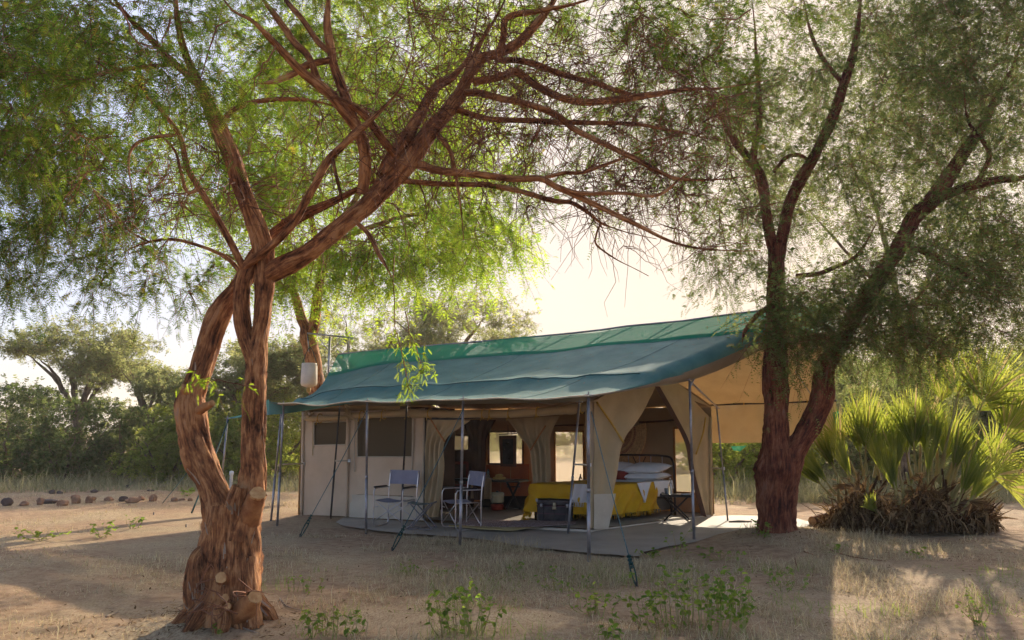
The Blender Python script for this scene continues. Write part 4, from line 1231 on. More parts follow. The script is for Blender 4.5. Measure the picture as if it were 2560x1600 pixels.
# rear wall with three netted windows, far end wall, inner partition, roof
def wall_with_holes(name, A, B, z0, z1, holes, mat, parent, off):
    """vertical wall from A to B with rectangular holes (s0, s1, za, zb); built as panels round the holes"""
    L = np.linalg.norm(B - A)
    xs = sorted({0.0, L} | {h[0] for h in holes} | {h[1] for h in holes})
    n3 = V3(unit(np.array([-(B - A)[1], (B - A)[0]])), 0)
    for a, b in zip(xs[:-1], xs[1:]):
        seg = [(z0, z1)]
        for h in holes:
            if h[0] <= a + 1e-6 and h[1] >= b - 1e-6:
                seg = [(z0, h[2]), (h[3], z1)]
        for za, zb in seg:
            pa, pb = A + (B - A) * a / L, A + (B - A) * b / L
            g = sheet([V3(pa, zb), V3(pb, zb), V3(pb, za), V3(pa, za)], 8, 8, .008, n3, 7)
            mb = MB(); mb.grid(g); mb.grid(g[:, ::-1] + n3 * 0.01)
            mb.build(name, M[mat], parent)
def bs(px):
    p = Ba(px, 1150)
    return float(np.dot(p[:2] - tB, unit(tR - tB)))
def bz(px, py):
    return float(Ba(px, py)[2])
holes = [(bs(1106), bs(1172), bz(1140, 1126), bz(1140, 1088)), (bs(1222), bs(1307), bz(1265, 1160), bz(1265, 1079)), (bs(1387), bs(1459), bz(1420, 1222), bz(1420, 1078)), (bs(1686), bs(1752), bz(1720, 1232), bz(1720, 1070))]
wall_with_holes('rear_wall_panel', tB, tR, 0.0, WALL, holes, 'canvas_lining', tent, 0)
ub = unit(tR - tB)
for k, h in enumerate(holes):
    pa, pb = tB + ub * h[0], tB + ub * h[1]
    mb = MB(); mb.grid(sheet([V3(pa, h[3]), V3(pb, h[3]), V3(pb, h[2]), V3(pa, h[2])], 4, 4)); w = mb.build('window_net', M['window_net_thin'], tent)
    mb = MB()
    for a, b in ((V3(pa, h[3]), V3(pb, h[3])), (V3(pb, h[3]), V3(pb, h[2])), (V3(pb, h[2]), V3(pa, h[2])), (V3(pa, h[2]), V3(pa, h[3]))):
        mb.tube([a - (0, .02, 0), b - (0, .02, 0)], 0.022, 6)
    mb.build('window_border', M['strap_red' if k > 1 else 'leather'], w)
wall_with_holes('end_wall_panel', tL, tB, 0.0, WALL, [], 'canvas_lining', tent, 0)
pA = tL + tu * 3.55 - nF[:2] * 1.9
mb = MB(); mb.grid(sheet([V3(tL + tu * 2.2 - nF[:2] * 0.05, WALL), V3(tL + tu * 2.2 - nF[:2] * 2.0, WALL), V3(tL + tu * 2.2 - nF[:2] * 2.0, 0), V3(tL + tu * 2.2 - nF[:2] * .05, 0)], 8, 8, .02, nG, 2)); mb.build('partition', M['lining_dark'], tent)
mb = MB(); mb.tube([Ba(1375, 1065, -.05), Ba(1475, 1062, -.05)], 0.02, 6); mb.build('wall_rail', M['leather'], tent)
mb = MB(); mb.tube([Ba(1598, 1056, -.05), Ba(1690, 1050, -.05)], 0.02, 6); mb.build('wall_rail', M['leather'], tent)
rA, rB = (tL + tB) / 2, (tC + tR) / 2
RIDGE = 2.66
for name, a, b in (('roof_slope', tL, tC), ('roof_slope', tB, tR)):
    ov = unit((a + b) / 2 - (rA + rB) / 2) * 0.05
    g = sheet([V3(rA, RIDGE), V3(rB, RIDGE), V3(b + ov, WALL + .02), V3(a + ov, WALL + .02)], 20, 8, .02, np.array([0, 0, 1.0]), 6)
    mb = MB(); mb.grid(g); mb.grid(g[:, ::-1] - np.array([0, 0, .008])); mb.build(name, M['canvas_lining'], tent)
mb = MB()
mb.add([V3(tL, WALL), V3(rA, RIDGE), V3(tB, WALL)], [(0, 1, 2)])
mb.build('end_gable', M['canvas_lining'], tent, False)
mb = MB()
gr = np.array([V3(tC, WALL), V3(rB, RIDGE), V3(tR, WALL)])
top = Ga(1640, 966)
mb.add([V3(tC, WALL), V3(rB, RIDGE), top], [(0, 1, 2)])
mb.add([V3(rB, RIDGE), V3(tR, WALL), top], [(0, 1, 2)])
mb.build('front_gable', M['canvas'], tent, False)
mb = MB(); mb.grid(sheet([V3(tB, FLOOR), V3(tR, FLOOR), V3(tC, FLOOR), V3(tL, FLOOR)], 10, 10, .004, np.array([0, 0, 1]), 4)); mb.build('sewn_in_floor', M['groundsheet'], tent)
mb = MB(); mb.tube(spline([V3(tC, .03) - nG * .02, V3((tC + tR) / 2, .035), V3(tR, .03)], 12), 0.03, 6); mb.build('door_sill', M['canvas_pale'], tent)
mb = MB(); mb.tube(spline([V3(tL + tu * 3.45, .03), V3(tL + tu * 4.5, .03) + nF * .04, V3(tC, .03)], 12), 0.03, 6); mb.build('door_sill', M['canvas_pale'], tent)

# ------------------------------------------------------------------ the roof sheet stretched over the tent
fly = thing('roof_fly', 'teal canvas fly sheet with green net ridge stretched over the tent', 'canopy', (0.5, 13.0, 2.0))
eave_pts = [P(672, 1003, 13.83), P(708, 1010, 13.56), P(800, 1010, 13.06), P(917, 1003, 12.56), P(1040, 1003, 11.95), P(1157, 998, 11.37), P(1310, 998, 10.65), P(1472, 989, 9.97)]
ridgeL, ridgeR = P(845, 884, 17.4), P(2083, 757, 12.75)
NS, NT = 46, 120
tt = np.linspace(0, 1, NT)
ex = np.array([p[0] for p in eave_pts])
te = (ex - ex[0]) / (ex[-1] - ex[0])
ev = spline(eave_pts, 200)
te2 = (ev[:, 0] - ev[0, 0]) / (ev[-1, 0] - ev[0, 0])
eave = np.stack([np.interp(tt, te2, ev[:, k]) for k in range(3)], -1)
ridge = ridgeL + (ridgeR - ridgeL) * tt[:, None]
ridge[:, 2] += -0.06 * np.sin(tt * math.pi) + 0.015 * vnoise(np.column_stack([tt * 12, tt * 0, tt * 0]), 8)
S = np.linspace(0, 1, NS)                                        # 0 eave, 1 ridge
hem = spline([P(1472, 989, 9.97), P(1600, 968, 10.85), P(1733, 945, 11.93), P(1860, 893, 12.5), P(1990, 820, 12.7), P(2083, 757, 12.75)], NS)
fly_g = np.zeros((NS, NT, 3))
for i, s in enumerate(S):
    row = eave * (1 - s) + ridge * s
    zf = s ** 1.22
    row[:, 2] = eave[:, 2] * (1 - zf) + ridge[:, 2] * zf
    lf = np.exp(-(tt / 0.10) ** 2)                               # the left edge is drawn in between its corners
    row[:, 0] += lf * 0.12 * math.sin(s * math.pi) ** 1.2
    row[:, 2] -= lf * 0.24 * math.sin(s * math.pi)
    seam = 0.30
    row[:, 2] += 0.035 * np.exp(-((s - seam) / 0.035) ** 2) * (0.7 + 0.3 * np.sin(tt * 60 + 2 * np.sin(tt * 17)) * np.exp(-0))
    row[:, 2] -= 0.05 * math.sin(min(s / seam, 1) * math.pi) * (0.7 + 0.15 * np.cos(tt * 19))
    row[:, 2] += 0.018 * fbm(np.column_stack([tt * 9, np.full(NT, s * 3), tt * 0]), 21, 3)
    row[:, 2] -= 0.05 * math.sin(max(s - seam, 0) / (1 - seam) * math.pi)
    w = np.clip((tt - 0.925) / 0.075, 0, 1)[:, None] ** 1.4
    row = row * (1 - w) + hem[i] * w
    fly_g[i] = row
kn = int(NS * 0.80)
mb = MB(); mb.grid(fly_g[:kn + 1]); mb.build('roof_canvas', M['fly'], fly)
for k in range(22, NT, 38):
    mb = MB(); mb.tube(fly_g[1:kn + 1, k] + np.array([0, -.001, .0]), 0.004, 4, False); mb.build('seam', M['fly_seam'], fly)
is_ = int(NS * .30)
mb = MB(); mb.tube(fly_g[is_, 2:112] + np.array([0, -.003, .004]), 0.008, 4, False); mb.build('seam', M['fly_seam'], fly)
rl_ = np.random.default_rng(14)
lv, lt = [], []
for k in range(420):                                             # leaves and pods fallen on the roof
    i, j = rl_.integers(1, kn - 1), rl_.integers(2, NT - 12)
    c_ = fly_g[i, j] + (fly_g[i, j + 1] - fly_g[i, j]) * rl_.random() + np.array([0, -.01, .012])
    e1 = unit(fly_g[i, j + 1] - fly_g[i, j]); e2 = unit(fly_g[i + 1, j] - fly_g[i, j]); a_ = rl_.random() * 6.28
    d_ = (e1 * math.cos(a_) + e2 * math.sin(a_)) * rl_.uniform(.01, .045); w_ = (e2 * math.cos(a_) - e1 * math.sin(a_)) * rl_.uniform(.004, .008)
    lv += [c_ - d_, c_ + w_, c_ + d_, c_ - w_]; lt.append(rl_.random())
dz = np.array([0, 0.01, -0.018])
mb = MB(); mb.grid((fly_g[:kn + 1] + dz)[:, ::-1]); mb.build('roof_lining', M['fly_under'], fly)
mb = MB(); mb.grid(fly_g[kn - 2:] + np.array([0, 0, .006])); mb.build('net_strip', M['net'], fly)
mb = MB()
mb.tube(ridge[::6], 0.02, 6)
mb.build('ridge_pole', M['steel'], fly)
mb = MB()
for k in range(4, NT, 14):
    mb = MB(); mb.tube([fly_g[-1, k] - (0, 0, .02), fly_g[kn - 3, k] - (0, -.05, .06)], 0.012, 5); mb.build('ridge_strut', M['steel'], fly)
    if k + 5 < NT:
        mb = MB(); mb.tube([fly_g[-1, k + 5] - (0, 0, .02), fly_g[kn - 3, k] - (0, -.05, .06)], 0.010, 5); mb.build('ridge_strut', M['steel'], fly)
fallen = big('fallen_leaves', np.array(lv), 4, M['palm_dry'], tint=lt); tag(fallen, 'dry leaflets and pods scattered on the teal roof', None, kind='stuff')
mb = MB(); mb.tube(fly_g[0, 5:] + np.array([0, -.004, -.006]), 0.012, 5); mb.build('eave_hem', M['canvas_pale'], fly)
mb = MB(); mb.tube(hem + np.array([0, 0, -.01]), 0.014, 6); mb.build('end_hem', M['fly_under'], fly)
# the left wing that hangs past the front left pole
wing_t = spline([P(672, 998, 13.88), P(640, 1012, 14.6), P(605, 1036, 15.6), P(571, 1044, 16.4)], 16)
wing_b = spline([P(672, 1037, 13.8), P(645, 1040, 14.6), P(607, 1043, 15.5), P(571, 1047, 16.3)], 16)
mb = MB(); mb.grid(np.stack([wing_t, (wing_t + wing_b) / 2 + (0, .03, 0), wing_b], 0)); mb.build('side_wing', M['fly'], fly)
vl = spline([P(672, 1003, 13.85), P(700, 1008, 13.8), P(760, 1006, 14.0), P(880, 1006, 13.9)], 18)
vb = spline([P(672, 1037, 13.8), P(712, 1034, 13.9), P(780, 1024, 14.2), P(880, 1008, 14.0)], 18)
mb = MB(); mb.grid(np.stack([vl, (vl + vb) / 2 + (0, .02, 0), vb], 0)); mb.build('side_wing', M['fly'], fly)
# rear slope: tan canvas seen from below, with its flap hanging from the eave bar
backL, backR = np.array([-1.3, 20.3, 2.0]), P(2088, 1000, 14.8)
back = backL + (backR - backL) * tt[:, None]
bg = np.zeros((16, NT, 3))
for i, s in enumerate(np.linspace(0, 1, 16)):
    bg[i] = ridge * (1 - s) + back * s
    bg[i, :, 2] -= 0.12 * math.sin(s * math.pi) + 0.015 * vnoise(np.column_stack([tt * 20, np.full(NT, s * 4), tt * 0]), 9)
    bg[i, :, 2] -= 0.03
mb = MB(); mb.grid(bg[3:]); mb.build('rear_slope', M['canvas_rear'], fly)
mb = MB(); mb.grid(bg[:4] + np.array([0, 0, .01])); mb.build('net_strip', M['net'], fly)
flb = back.copy(); flb[:, 2] = np.interp(tt, [0, 1], [1.30, P(2088, 1108, 14.8)[2]])
j0 = int(NT * .62)
fl = np.stack([back * (1 - s) + flb * s + fbm(np.column_stack([tt * 22, np.full(NT, s), tt * 0]), 5, 2)[:, None] * np.array([.03, .05, .01]) for s in np.linspace(0, 1, 10)])
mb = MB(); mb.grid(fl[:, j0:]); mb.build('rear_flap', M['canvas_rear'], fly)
mb = MB(); mb.tube(back[j0:] - (0, .05, .01), 0.022, 8); bar = mb.build('rear_eave_bar', M['steel_dark'], fly)
for k in (int(NT * .80), int(NT * .87), int(NT * .94)):
    c = back[k]
    mb = MB()
    a = np.linspace(0, 2 * math.pi, 12)
    mb.tube(c - (0, .05, 0) + 0.035 * (np.cos(a)[:, None] * np.array([0, 0, 1]) + np.sin(a)[:, None] * np.array([0, 1, 0])), 0.008, 5)
    mb.tube([c - (0, .06, -.03), c - np.array([.02, .05, -.16])], 0.006, 5)
    mb.build('bar_tie', M['strap'], bar)
mb = MB(); e0 = P(2083, 1030, 14.75); mb.grid(sheet([e0, P(2096, 1028, 14.8), P(2094, 1108, 14.8), P(2086, 1100, 14.75)], 4, 10, .03, np.array([0, 1, 0]), 2)); mb.build('net_end', M['net'], fly)
mb = MB(); mb.grid(sheet([P(1828, 1116, 15.9), P(1868, 1114, 15.8), P(1850, 1128, 15.8), P(1834, 1126, 15.9)], 5, 4, .02, np.array([0, 1, 0]), 2)); mb.build('net_end', M['net'], fly)
nr = np.stack([hem[-10:], hem[-10:] + np.array([0.12, 0.1, -.12])], 0)
mb = MB(); mb.grid(nr); mb.build('net_end', M['net'], fly)
# rafters seen under the open end
mb = MB(); mb.tube([P(1727, 955, 12.0), P(1795, 1020, 14.2)], 0.016, 6); mb.build('end_rafter', M['steel'], fly)
mb = MB(); mb.tube([P(1722, 975, 11.93), P(1736, 945, 11.98)], 0.014, 6); mb.build('end_rafter', M['steel'], fly)
mb = MB(); mb.tube([P(1990, 930, 13.7), P(2030, 990, 14.8)], 0.014, 6)
mb.build('end_rafter', M['steel'], fly)

# ------------------------------------------------------------------ poles, spacer bars, guy ropes
def pole(px0, py0, px1, py1, Yb, label, Yt=None, r=0.021, group='steel poles round the tent', mat='steel'):
    b = Gs(px1, py1)
    if Yb is not None:
        b = P(px1, py1, Yb)
        b[2] = gz(b[0], b[1]) - 0.02
    t = P(px0, py0, Yt if Yt else b[1])
    o = thing('tent_pole', label, 'pole', b, group=group)
    mb = MB(); mb.tube([b - (0, 0, .05), b + (t - b) * .42], r, 12); mb.build('lower_tube', M[mat], o)
    mb = MB(); mb.tube([b + (t - b) * .42, t], r * .88, 12); mb.build('upper_tube', M[mat], o)
    mb = MB(); mb.tube([b + (t - b) * .41, b + (t - b) * .435], r * 1.12, 12); mb.build('collar', M[mat], o)
    mb = MB(); mb.tube([t, t + (0, 0, .05)], r * .4, 6); mb.tube([t + (-.05, 0, .012), t + (.06, 0, .012)], .006, 5); mb.build('spigot', M['steel'], o)
    return t, b
pt1, _ = pole(709, 1011, 693, 1315, None, 'front left corner pole of the fly, nearer of the leaning pair')
pole(703, 1036, 677, 1302, None, 'dark leaning pole just behind the front left corner pole')
pole(569, 1047, 548, 1240, 15.6, 'thin far left pole seen between the two stems of the tree', Yt=16.1)
pt2, _ = pole(918, 1003, 915, 1335, None, 'upright front pole left of the two camp chairs')
pt3, _ = pole(1158, 998, 1150, 1363, None, 'upright front pole in front of the right hand camp chair')
pt4, _ = pole(1471, 989, 1472, 1405, None, 'tall front corner pole nearest the camera', r=0.023)
pt5, _ = pole(1724, 952, 1735, 1349, None, 'pole holding the raised end of the fly beside the bedside table')
pole(1792, 1022, 1820, 1302, None, 'thin leaning pole behind the open end next to the forked tree', r=0.016)
ti = [pole(849, 1021, 826, 1296, None, 'dark leaning wall pole between the two netted windows', Yt=14.55, mat='steel_dark', r=.018),
      pole(1017, 1013, 1002, 1306, None, 'dark leaning wall pole behind the left camp chair', Yt=13.6, mat='steel_dark', r=.018),
      pole(1448, 1007, 1419, 1336, None, 'leaning wall pole in front of the black trunk', Yt=12.45, r=.019)]
def spacer(px0, py0, Y0, px1, py1, Y1, label):
    o = thing('spacer_bar', label, 'bar', P(px0, py0, Y0), group='spacer bars between poles and walls')
    mb = MB(); mb.tube([P(px0, py0, Y0), P(px1, py1, Y1)], 0.014, 8); mb.build('bar', M['canvas_pale'], o)
    e = P(px1, py1, Y1)
    mb = MB(); mb.box(e, (.05, .05, .05)); mb.build('clamp', M['white_paint'], o, False)
spacer(838, 1152, 14.4, 873, 1152, 14.55, 'wooden spacer bar below the small netted window')
spacer(1434, 1161, 12.3, 1474, 1162, 12.5, 'pale spacer bar beside the tall front corner pole')
spacer(1778, 1170, 14.9, 1808, 1171, 14.3, 'pale spacer bar at the rear corner of the open end')
spacer(708, 1161, 13.8, 758, 1159, 15.15, 'grey spacer bar reaching from the corner poles to the tent wall')

def guy(a, b, label, mat='rope', r=0.006, knot=True):
    o = thing('guy_rope', label, 'rope', b, group='guy ropes')
    b = np.asarray(b)
    a = np.asarray(a)
    L = np.linalg.norm(a - b)
    kpt = b + (a - b) * min(.22, .35 / L)
    mid = (a + kpt) / 2 - (0, 0, 0.012 * L)
    mb = MB(); mb.tube(spline([a, mid, kpt], 14), r, 6); mb.build('line', M[mat], o)
    if knot:
        mb = MB()
        for k in range(4):
            c = kpt + (b - kpt) * (k * .12)
            d = unit(b - kpt)
            u = unit(np.cross(d, [0, 1, .2])); w = np.cross(d, u)
            an = np.linspace(0, 2 * math.pi, 10)
            mb.tube(c + 0.018 * (np.cos(an)[:, None] * u + np.sin(an)[:, None] * w), 0.010, 6)
        mb.build('knot', M['rope_dark'], o)
        mb = MB()
        sd = unit(np.cross(b - kpt, [0, 1, 0])) * .022
        mb.tube(spline([kpt, (kpt + b) / 2 + sd, b, (kpt + b) / 2 - sd, kpt], 18), 0.009, 6); mb.build('loop', M['rope_dark'], o)
    mb = MB(); mb.tube([b + (0, 0, .05), b - (0, 0, .12)], 0.011, 6); mb.build('peg', M['steel_dark'], o)
guy(pt2 + (0, -.02, -.15), Gs(750, 1343), 'teal guy rope slanting across the two netted windows')
guy(pt3 + (0, -.02, -.15), Gs(980, 1377), 'teal guy rope slanting in front of the folding stool')
guy(pt4 + (.03, -.02, -.2), Gs(1592, 1466), 'teal guy rope running down right from the nearest pole')
guy(P(571, 1050, 16.0), Gs(465, 1318), 'thick dark guy rope end left of the tree trunk', 'rope_dark', .016, False)
guy(P(520, 1110, 17.5), Gs(384, 1287), 'thin guy rope pegged far left of the trunk', 'rope_dark', .007, False)

# ------------------------------------------------------------------ groundsheet in front of the tent
edge = [(838, 1306), (870, 1316), (977, 1331), (1100, 1340), (1202, 1348), (1286, 1363), (1371, 1373), (1483, 1384), (1595, 1390), (1612, 1379), (1697, 1362), (1820, 1342), (1905, 1331), (2010, 1322), (2030, 1310)]
e3 = np.array([G(a, b, .012) for a, b in edge])
e3 = np.array([p for p in spline(e3, 120)])
e3[:, :2] += np.column_stack([vnoise(np.column_stack([np.arange(120) * .4, np.zeros(120), np.zeros(120)]), 3), vnoise(np.column_stack([np.arange(120) * .4, np.zeros(120), np.zeros(120)]), 4)]) * .025
bk = spline([V3(tL + tu * 1.1, .01), V3(tL + tu * 2.3, .01), V3(tL + tu * 4, .01), V3(tC - tu * .2, .01), V3(tC + tv_ * .1, .01), V3(tC + tv_ * 1.8, .01), V3(tR + tu * .2, .01), V3(tR + tu * 1.2 + tv_ * .3, .01)], 120)
rows = []
for s in np.linspace(0, 1, 26):
    r_ = e3 * (1 - s) + bk * s
    amp = 0.010 * math.sin(s * math.pi) + .002
    r_[:, 2] = 0.014 + amp * (1 + fbm(np.column_stack([r_[:, 0] * 1.6 + r_[:, 1], r_[:, 1] * 2.2, r_[:, 0] * 0]), 31, 3))
    r_[:, 2] = np.maximum(r_[:, 2], height(r_[:, 0], r_[:, 1]) + .006)
    rows.append(r_)
mb = MB(); mb.grid(np.array(rows)); gs = mb.build('groundsheet', M['groundsheet'])
tag(gs, 'grey tan groundsheet spread on the earth before the tent', 'groundsheet')

# ------------------------------------------------------------------ camp chairs and stool
def rot2(v, a):
    c, s = math.cos(a), math.sin(a)
    return np.array([v[0] * c - v[1] * s, v[0] * s + v[1] * c])

def director_chair(label, loc, rz):
    """local: x across, -y front"""
    o = thing('camp_chair', label, 'chair', loc, rz, group='folding camp chairs')
    W, D, SH, AH, BH = 0.27, 0.22, 0.43, 0.62, 0.87
    for sx in (-1, 1):
        x = sx * W
        loop = [(x, -D, .10), (x, -D, .35), (x, -D, AH - .09), (x, -D + .02, AH - .03), (x, -D + .08, AH - .005), (x, D - .01, AH - .005)]
        mb = MB(); mb.tube(spline(loop, 26), 0.0105, 8); mb.build('arm_tube', M['chair_tube'], o, local=True)
        foot = [(x, -D, .12), (x, -D + .005, .06), (x, -D + .05, .014), (x, 0, .012), (x, D - .05, .014), (x, D - .005, .06), (x, D, .12)]
        mb = MB(); mb.tube(spline(foot, 24), 0.0105, 8); mb.build('foot_rail', M['chair_tube'], o, local=True)
        mb = MB(); mb.tube(spline([(x, D, .10), (x, D, SH), (x, D + .012, AH), (x, D + .05, BH)], 14), 0.0105, 8); mb.build('back_post', M['chair_tube'], o, local=True)
        mb = MB(); mb.box((x, -.03, AH + .014), (.045, .36, .024), bev=.008); mb.build('armrest', M['black'], o, local=True)
        mb = MB(); mb.tube([(sx * (W - .025), -D + .01, SH - .015), (sx * (W - .025), D - .01, SH - .015)], 0.009, 8); mb.build('seat_rail', M['chair_tube'], o, local=True)
    for y in (-D + .015, D - .015):
        for sx in (-1, 1):
            mb = MB(); mb.tube([(sx * (W - .025), y, SH - .015), (-sx * W, y + .012 * sx, .10)], 0.008, 8); mb.build('cross_brace', M['chair_tube'], o, local=True)
            mb = MB(); mb.tube([(sx * W, y, SH - .10), (sx * (W - .075), y, SH - .055 - .05)], 0.007, 6); mb.build('hinge_link', M['chair_tube'], o, local=True)
    a = np.linspace(-1, 1, 13)[None, :, None]; b = np.linspace(-1, 1, 9)[:, None, None]
    g = np.concatenate([a * (W - .02) + b * 0, b * (D - .02) + a * 0, SH + .0 - .03 * (1 - a ** 2) + b * 0], 2)
    mb = MB(); mb.grid(g); mb.grid(g[:, ::-1] - np.array([0, 0, .006])); mb.build('seat', M['chair_cloth'], o, local=True)
    zz = np.linspace(0, 1, 9)[:, None, None]
    g = np.concatenate([a * (W + .012) + zz * 0, D + .022 + .03 * zz + .025 * (1 - a ** 2) , BH - .21 + zz * .225 + a * 0], 2)
    mb = MB(); mb.grid(g); mb.grid(g[:, ::-1] + np.array([0, .022, 0]))
    for c in (0, -1):
        mb.grid(np.stack([g[:, c], g[:, c] + (0, .022, 0)], 1))
    mb.grid(np.stack([g[-1], g[-1] + (0, .022, 0)], 0)); mb.build('backrest', M['chair_cloth'], o, local=True)
    return o
c = G(987, 1316, .03)
director_chair('grey camp chair facing the camera beside the netted window', (c[0], c[1], .03), math.radians(-24))
c = G(1153, 1321, .03)
director_chair('grey camp chair turned side on before the dark doorway', (c[0], c[1], .03), math.radians(-62))

c = G(1055, 1322, .03)
st = thing('folding_stool', 'low folding stool with dark crossed legs between the camp chairs', 'stool', (c[0], c[1], .03), math.radians(-8))
for y, s in ((-.15, 1), (.15, 1), (-.135, -1), (.135, -1)):
    mb = MB(); mb.tube(spline([(-.20 * s, y, .40), (-.17 * s, y, .405), (-.12 * s, y, .36), (.17 * s, y, .05), (.20 * s, y, .018), (.15 * s, y, .012), (-.02 * s, y, .012)], 30), 0.010, 8); mb.build('leg', M['stool_tube'], st, local=True)
for s in (-1, 1):
    mb = MB(); mb.tube([(.19 * s, -.16, .405), (.19 * s, .16, .405)], 0.010, 8); mb.build('top_rail', M['stool_tube'], st, local=True)
    mb = MB(); mb.tube([(.05 * s, -.15, .012), (.05 * s, .15, .012)], 0.009, 8); mb.build('foot_bar', M['stool_tube'], st, local=True)
a = np.linspace(-1, 1, 13)[None, :, None]; b = np.linspace(-1, 1, 7)[:, None, None]
g = np.concatenate([a * .205 + b * 0, b * .15 + a * 0, .418 - .03 * (1 - a ** 2) + b * 0], 2)
mb = MB(); mb.grid(g); mb.grid(g[:, ::-1] - np.array([0, 0, .008])); mb.build('seat', M['stool_cloth'], st, local=True)

# ------------------------------------------------------------------ bed
u3, v3 = V3(tu, 0), V3(tv_, 0)
FL = G(1328, 1300, FLOOR)
BW, BL, BT = 1.28, 1.95, 0.60
bed = thing('iron_bed', 'double bed with dark iron headboard inside the open tent end', 'bed', FL)
def bp(a, b, z):
    return FL + u3 * a + v3 * b + np.array([0, 0, z])
def bbox(name, a0, a1, b0, b1, z0, z1, mat, par, rnd=.05):
    """rounded mattress-like slab in bed coordinates"""
    na, nb = 16, 18
    A, Bq = np.meshgrid(np.linspace(-1, 1, na), np.linspace(-1, 1, nb))
    def shell(zs):
        e = 1 - np.maximum(np.abs(A), np.abs(Bq)) ** 8 * 0.5
        z = np.where(zs > 0, z1 - (1 - e) * rnd * 2, z0 + (1 - e) * rnd)
        return FL + u3 * ((a0 + a1) / 2 + A * (a1 - a0) / 2)[..., None] + v3 * ((b0 + b1) / 2 + Bq * (b1 - b0) / 2)[..., None] + np.stack([A * 0, A * 0, z], -1)
    t_, b_ = shell(1), shell(-1)
    mb = MB(); mb.grid(t_[:, ::-1]); mb.grid(b_)
    for sl in ((0, slice(None)), (-1, slice(None)), (slice(None), 0), (slice(None), -1)):
        mb.grid(np.stack([t_[sl], b_[sl]], 0))
    return mb.build(name, M[mat], par, sharp=50)
bbox('mattress', 0.02, BW - .02, .02, BL, .33, .56, 'white', bed)
bbox('base', 0.05, BW - .05, .06, BL - .02, .10, .325, 'blackwood', bed, .01)
for a in (.04, BW - .04):
    for b in (.06, BL):
        mb = MB(); mb.tube([bp(a, b, -.0), bp(a, b, .33)], .022, 8); mb.build('leg', M['iron'], bed)
hb = MB()
hb.tube(spline([bp(-.0, BL + .04, .0), bp(0, BL + .04, .75), bp(.03, BL + .04, .97), bp(.16, BL + .04, 1.04), bp(BW / 2, BL + .04, 1.05), bp(BW - .16, BL + .04, 1.04), bp(BW - .03, BL + .04, .97), bp(BW, BL + .04, .75), bp(BW, BL + .04, .0)], 60), .02, 8)
head = hb.build('headboard', M['iron'], bed)
for k in range(1, 6):
    a = BW * k / 6
    mb = MB(); mb.tube([bp(a, BL + .04, .5), bp(a, BL + .04, 1.045)], .010, 6); mb.build('bar', M['chair_tube'], head)
for s in (-1, 1):
    mb = MB(); mb.tube(spline([bp(BW / 2 + .04 * s, BL + .03, .6), bp(BW / 2 + .05 * s, BL + .03, .85), bp(BW / 2 + .12 * s, BL + .03, 1.02)], 10), .009, 6); mb.build('scroll', M['iron'], head)

def drape(name, a0, a1, b0, b1, top, drops, mat, par, na=60, nb=60, lift=.01, seed=0, wob=.02):
    """cloth laid on the bed from a0..a1, b0..b1 with hanging drops (a-, a+, b-, b+)"""
    da0, da1, db0, db1 = drops
    A = np.linspace(a0 - da0, a1 + da1, na); B_ = np.linspace(b0 - db0, b1 + db1, nb)
    g = np.zeros((nb, na, 3))
    for i, b in enumerate(B_):
        for j, a in enumerate(A):
            oa = max(a0 - a, a - a1, 0); ob = max(b0 - b, b - b1, 0)
            ca, cb = min(max(a, a0), a1), min(max(b, b0), b1)
            over = max(oa, ob) + .35 * min(oa, ob)
            soft = over + .0
            fl = .05 * (1 - math.exp(-over * 6)) + (.03 * over / .4 * math.sin((a + b) * 17 + seed) if over > 0 else 0)
            sa = (-1 if a < a0 else 1) if oa > 0 else 0
            sb = (-1 if b < b0 else 1) if ob > 0 else 0
            z = top + lift - max(0, over - .03)
            if over == 0:
                ed = min(ca - a0, a1 - ca, cb - b0, b1 - cb)
                z -= .03 * math.exp(-max(ed, 0) * 30)
            g[i, j] = bp(ca + sa * fl, cb + sb * fl, max(z, .015))
    g[:, :, 2] += fbm((g * 6).reshape(-1, 3), seed, 2).reshape(nb, na) * wob * .4
    mb = MB(); mb.grid(g[:, ::-1])
    o = mb.build(name, M[mat], par)
    return o, g
bl = thing('wool_blanket', 'mustard yellow fringed blanket spread over the bed', 'blanket', bp(BW / 2, .6, BT))
o, g = drape('cloth', 0.0, BW, 0.0, 1.42, BT, (.46, .50, .50, 0), 'yellow', bl, seed=3)
mb = MB()
hemline = list(g[0]) + list(g[:, 0]) + list(g[:, -1])
for p in hemline:
    for k in range(2):
        q = p + rng.normal(size=3) * .008
        e = q + np.array([rng.normal() * .012, rng.normal() * .012, -.06])
        e[2] = max(e[2], FLOOR + .005)
        mb.tube([q, e], .004, 4, False)
fr = mb.build('fringe', M['yellow'], bl); fr['kind'] = 'stuff'
sh = thing('bed_sheet', 'turned down white sheet at the head of the bed', 'sheet', bp(BW / 2, 1.6, BT))
drape('cloth', 0.0, BW, 1.36, BL - .03, BT + .015, (.16, .18, 0, 0), 'white', sh, seed=5)
thr = thing('white_throw', 'white fringed throw laid across the yellow blanket', 'throw', bp(BW / 2, 1.1, BT))
tri = np.zeros((14, 14, 3))
for i in range(14):
    for j in range(14):
        s, t = i / 13, j / 13
        w = (1 - s) * .20
        d = s * .36
        tri[i, j] = bp(BW + .055 + .02 * math.sin(t * 9), 1.02 + (t - .5) * 2 * w, BT + .02 - max(0, d - .02))
mb = MB(); mb.grid(tri); mb.build('hanging_corner', M['white'], thr)
tri2 = np.zeros((14, 14, 3))
for i in range(14):
    for j in range(14):
        s, t = i / 13, j / 13
        tri2[i, j] = bp(1.02 - .1 * s + (t - .5) * .36 * (1 - .25 * s), -.065 - .015 * math.sin(t * 12), BT + .03 - s * .30)
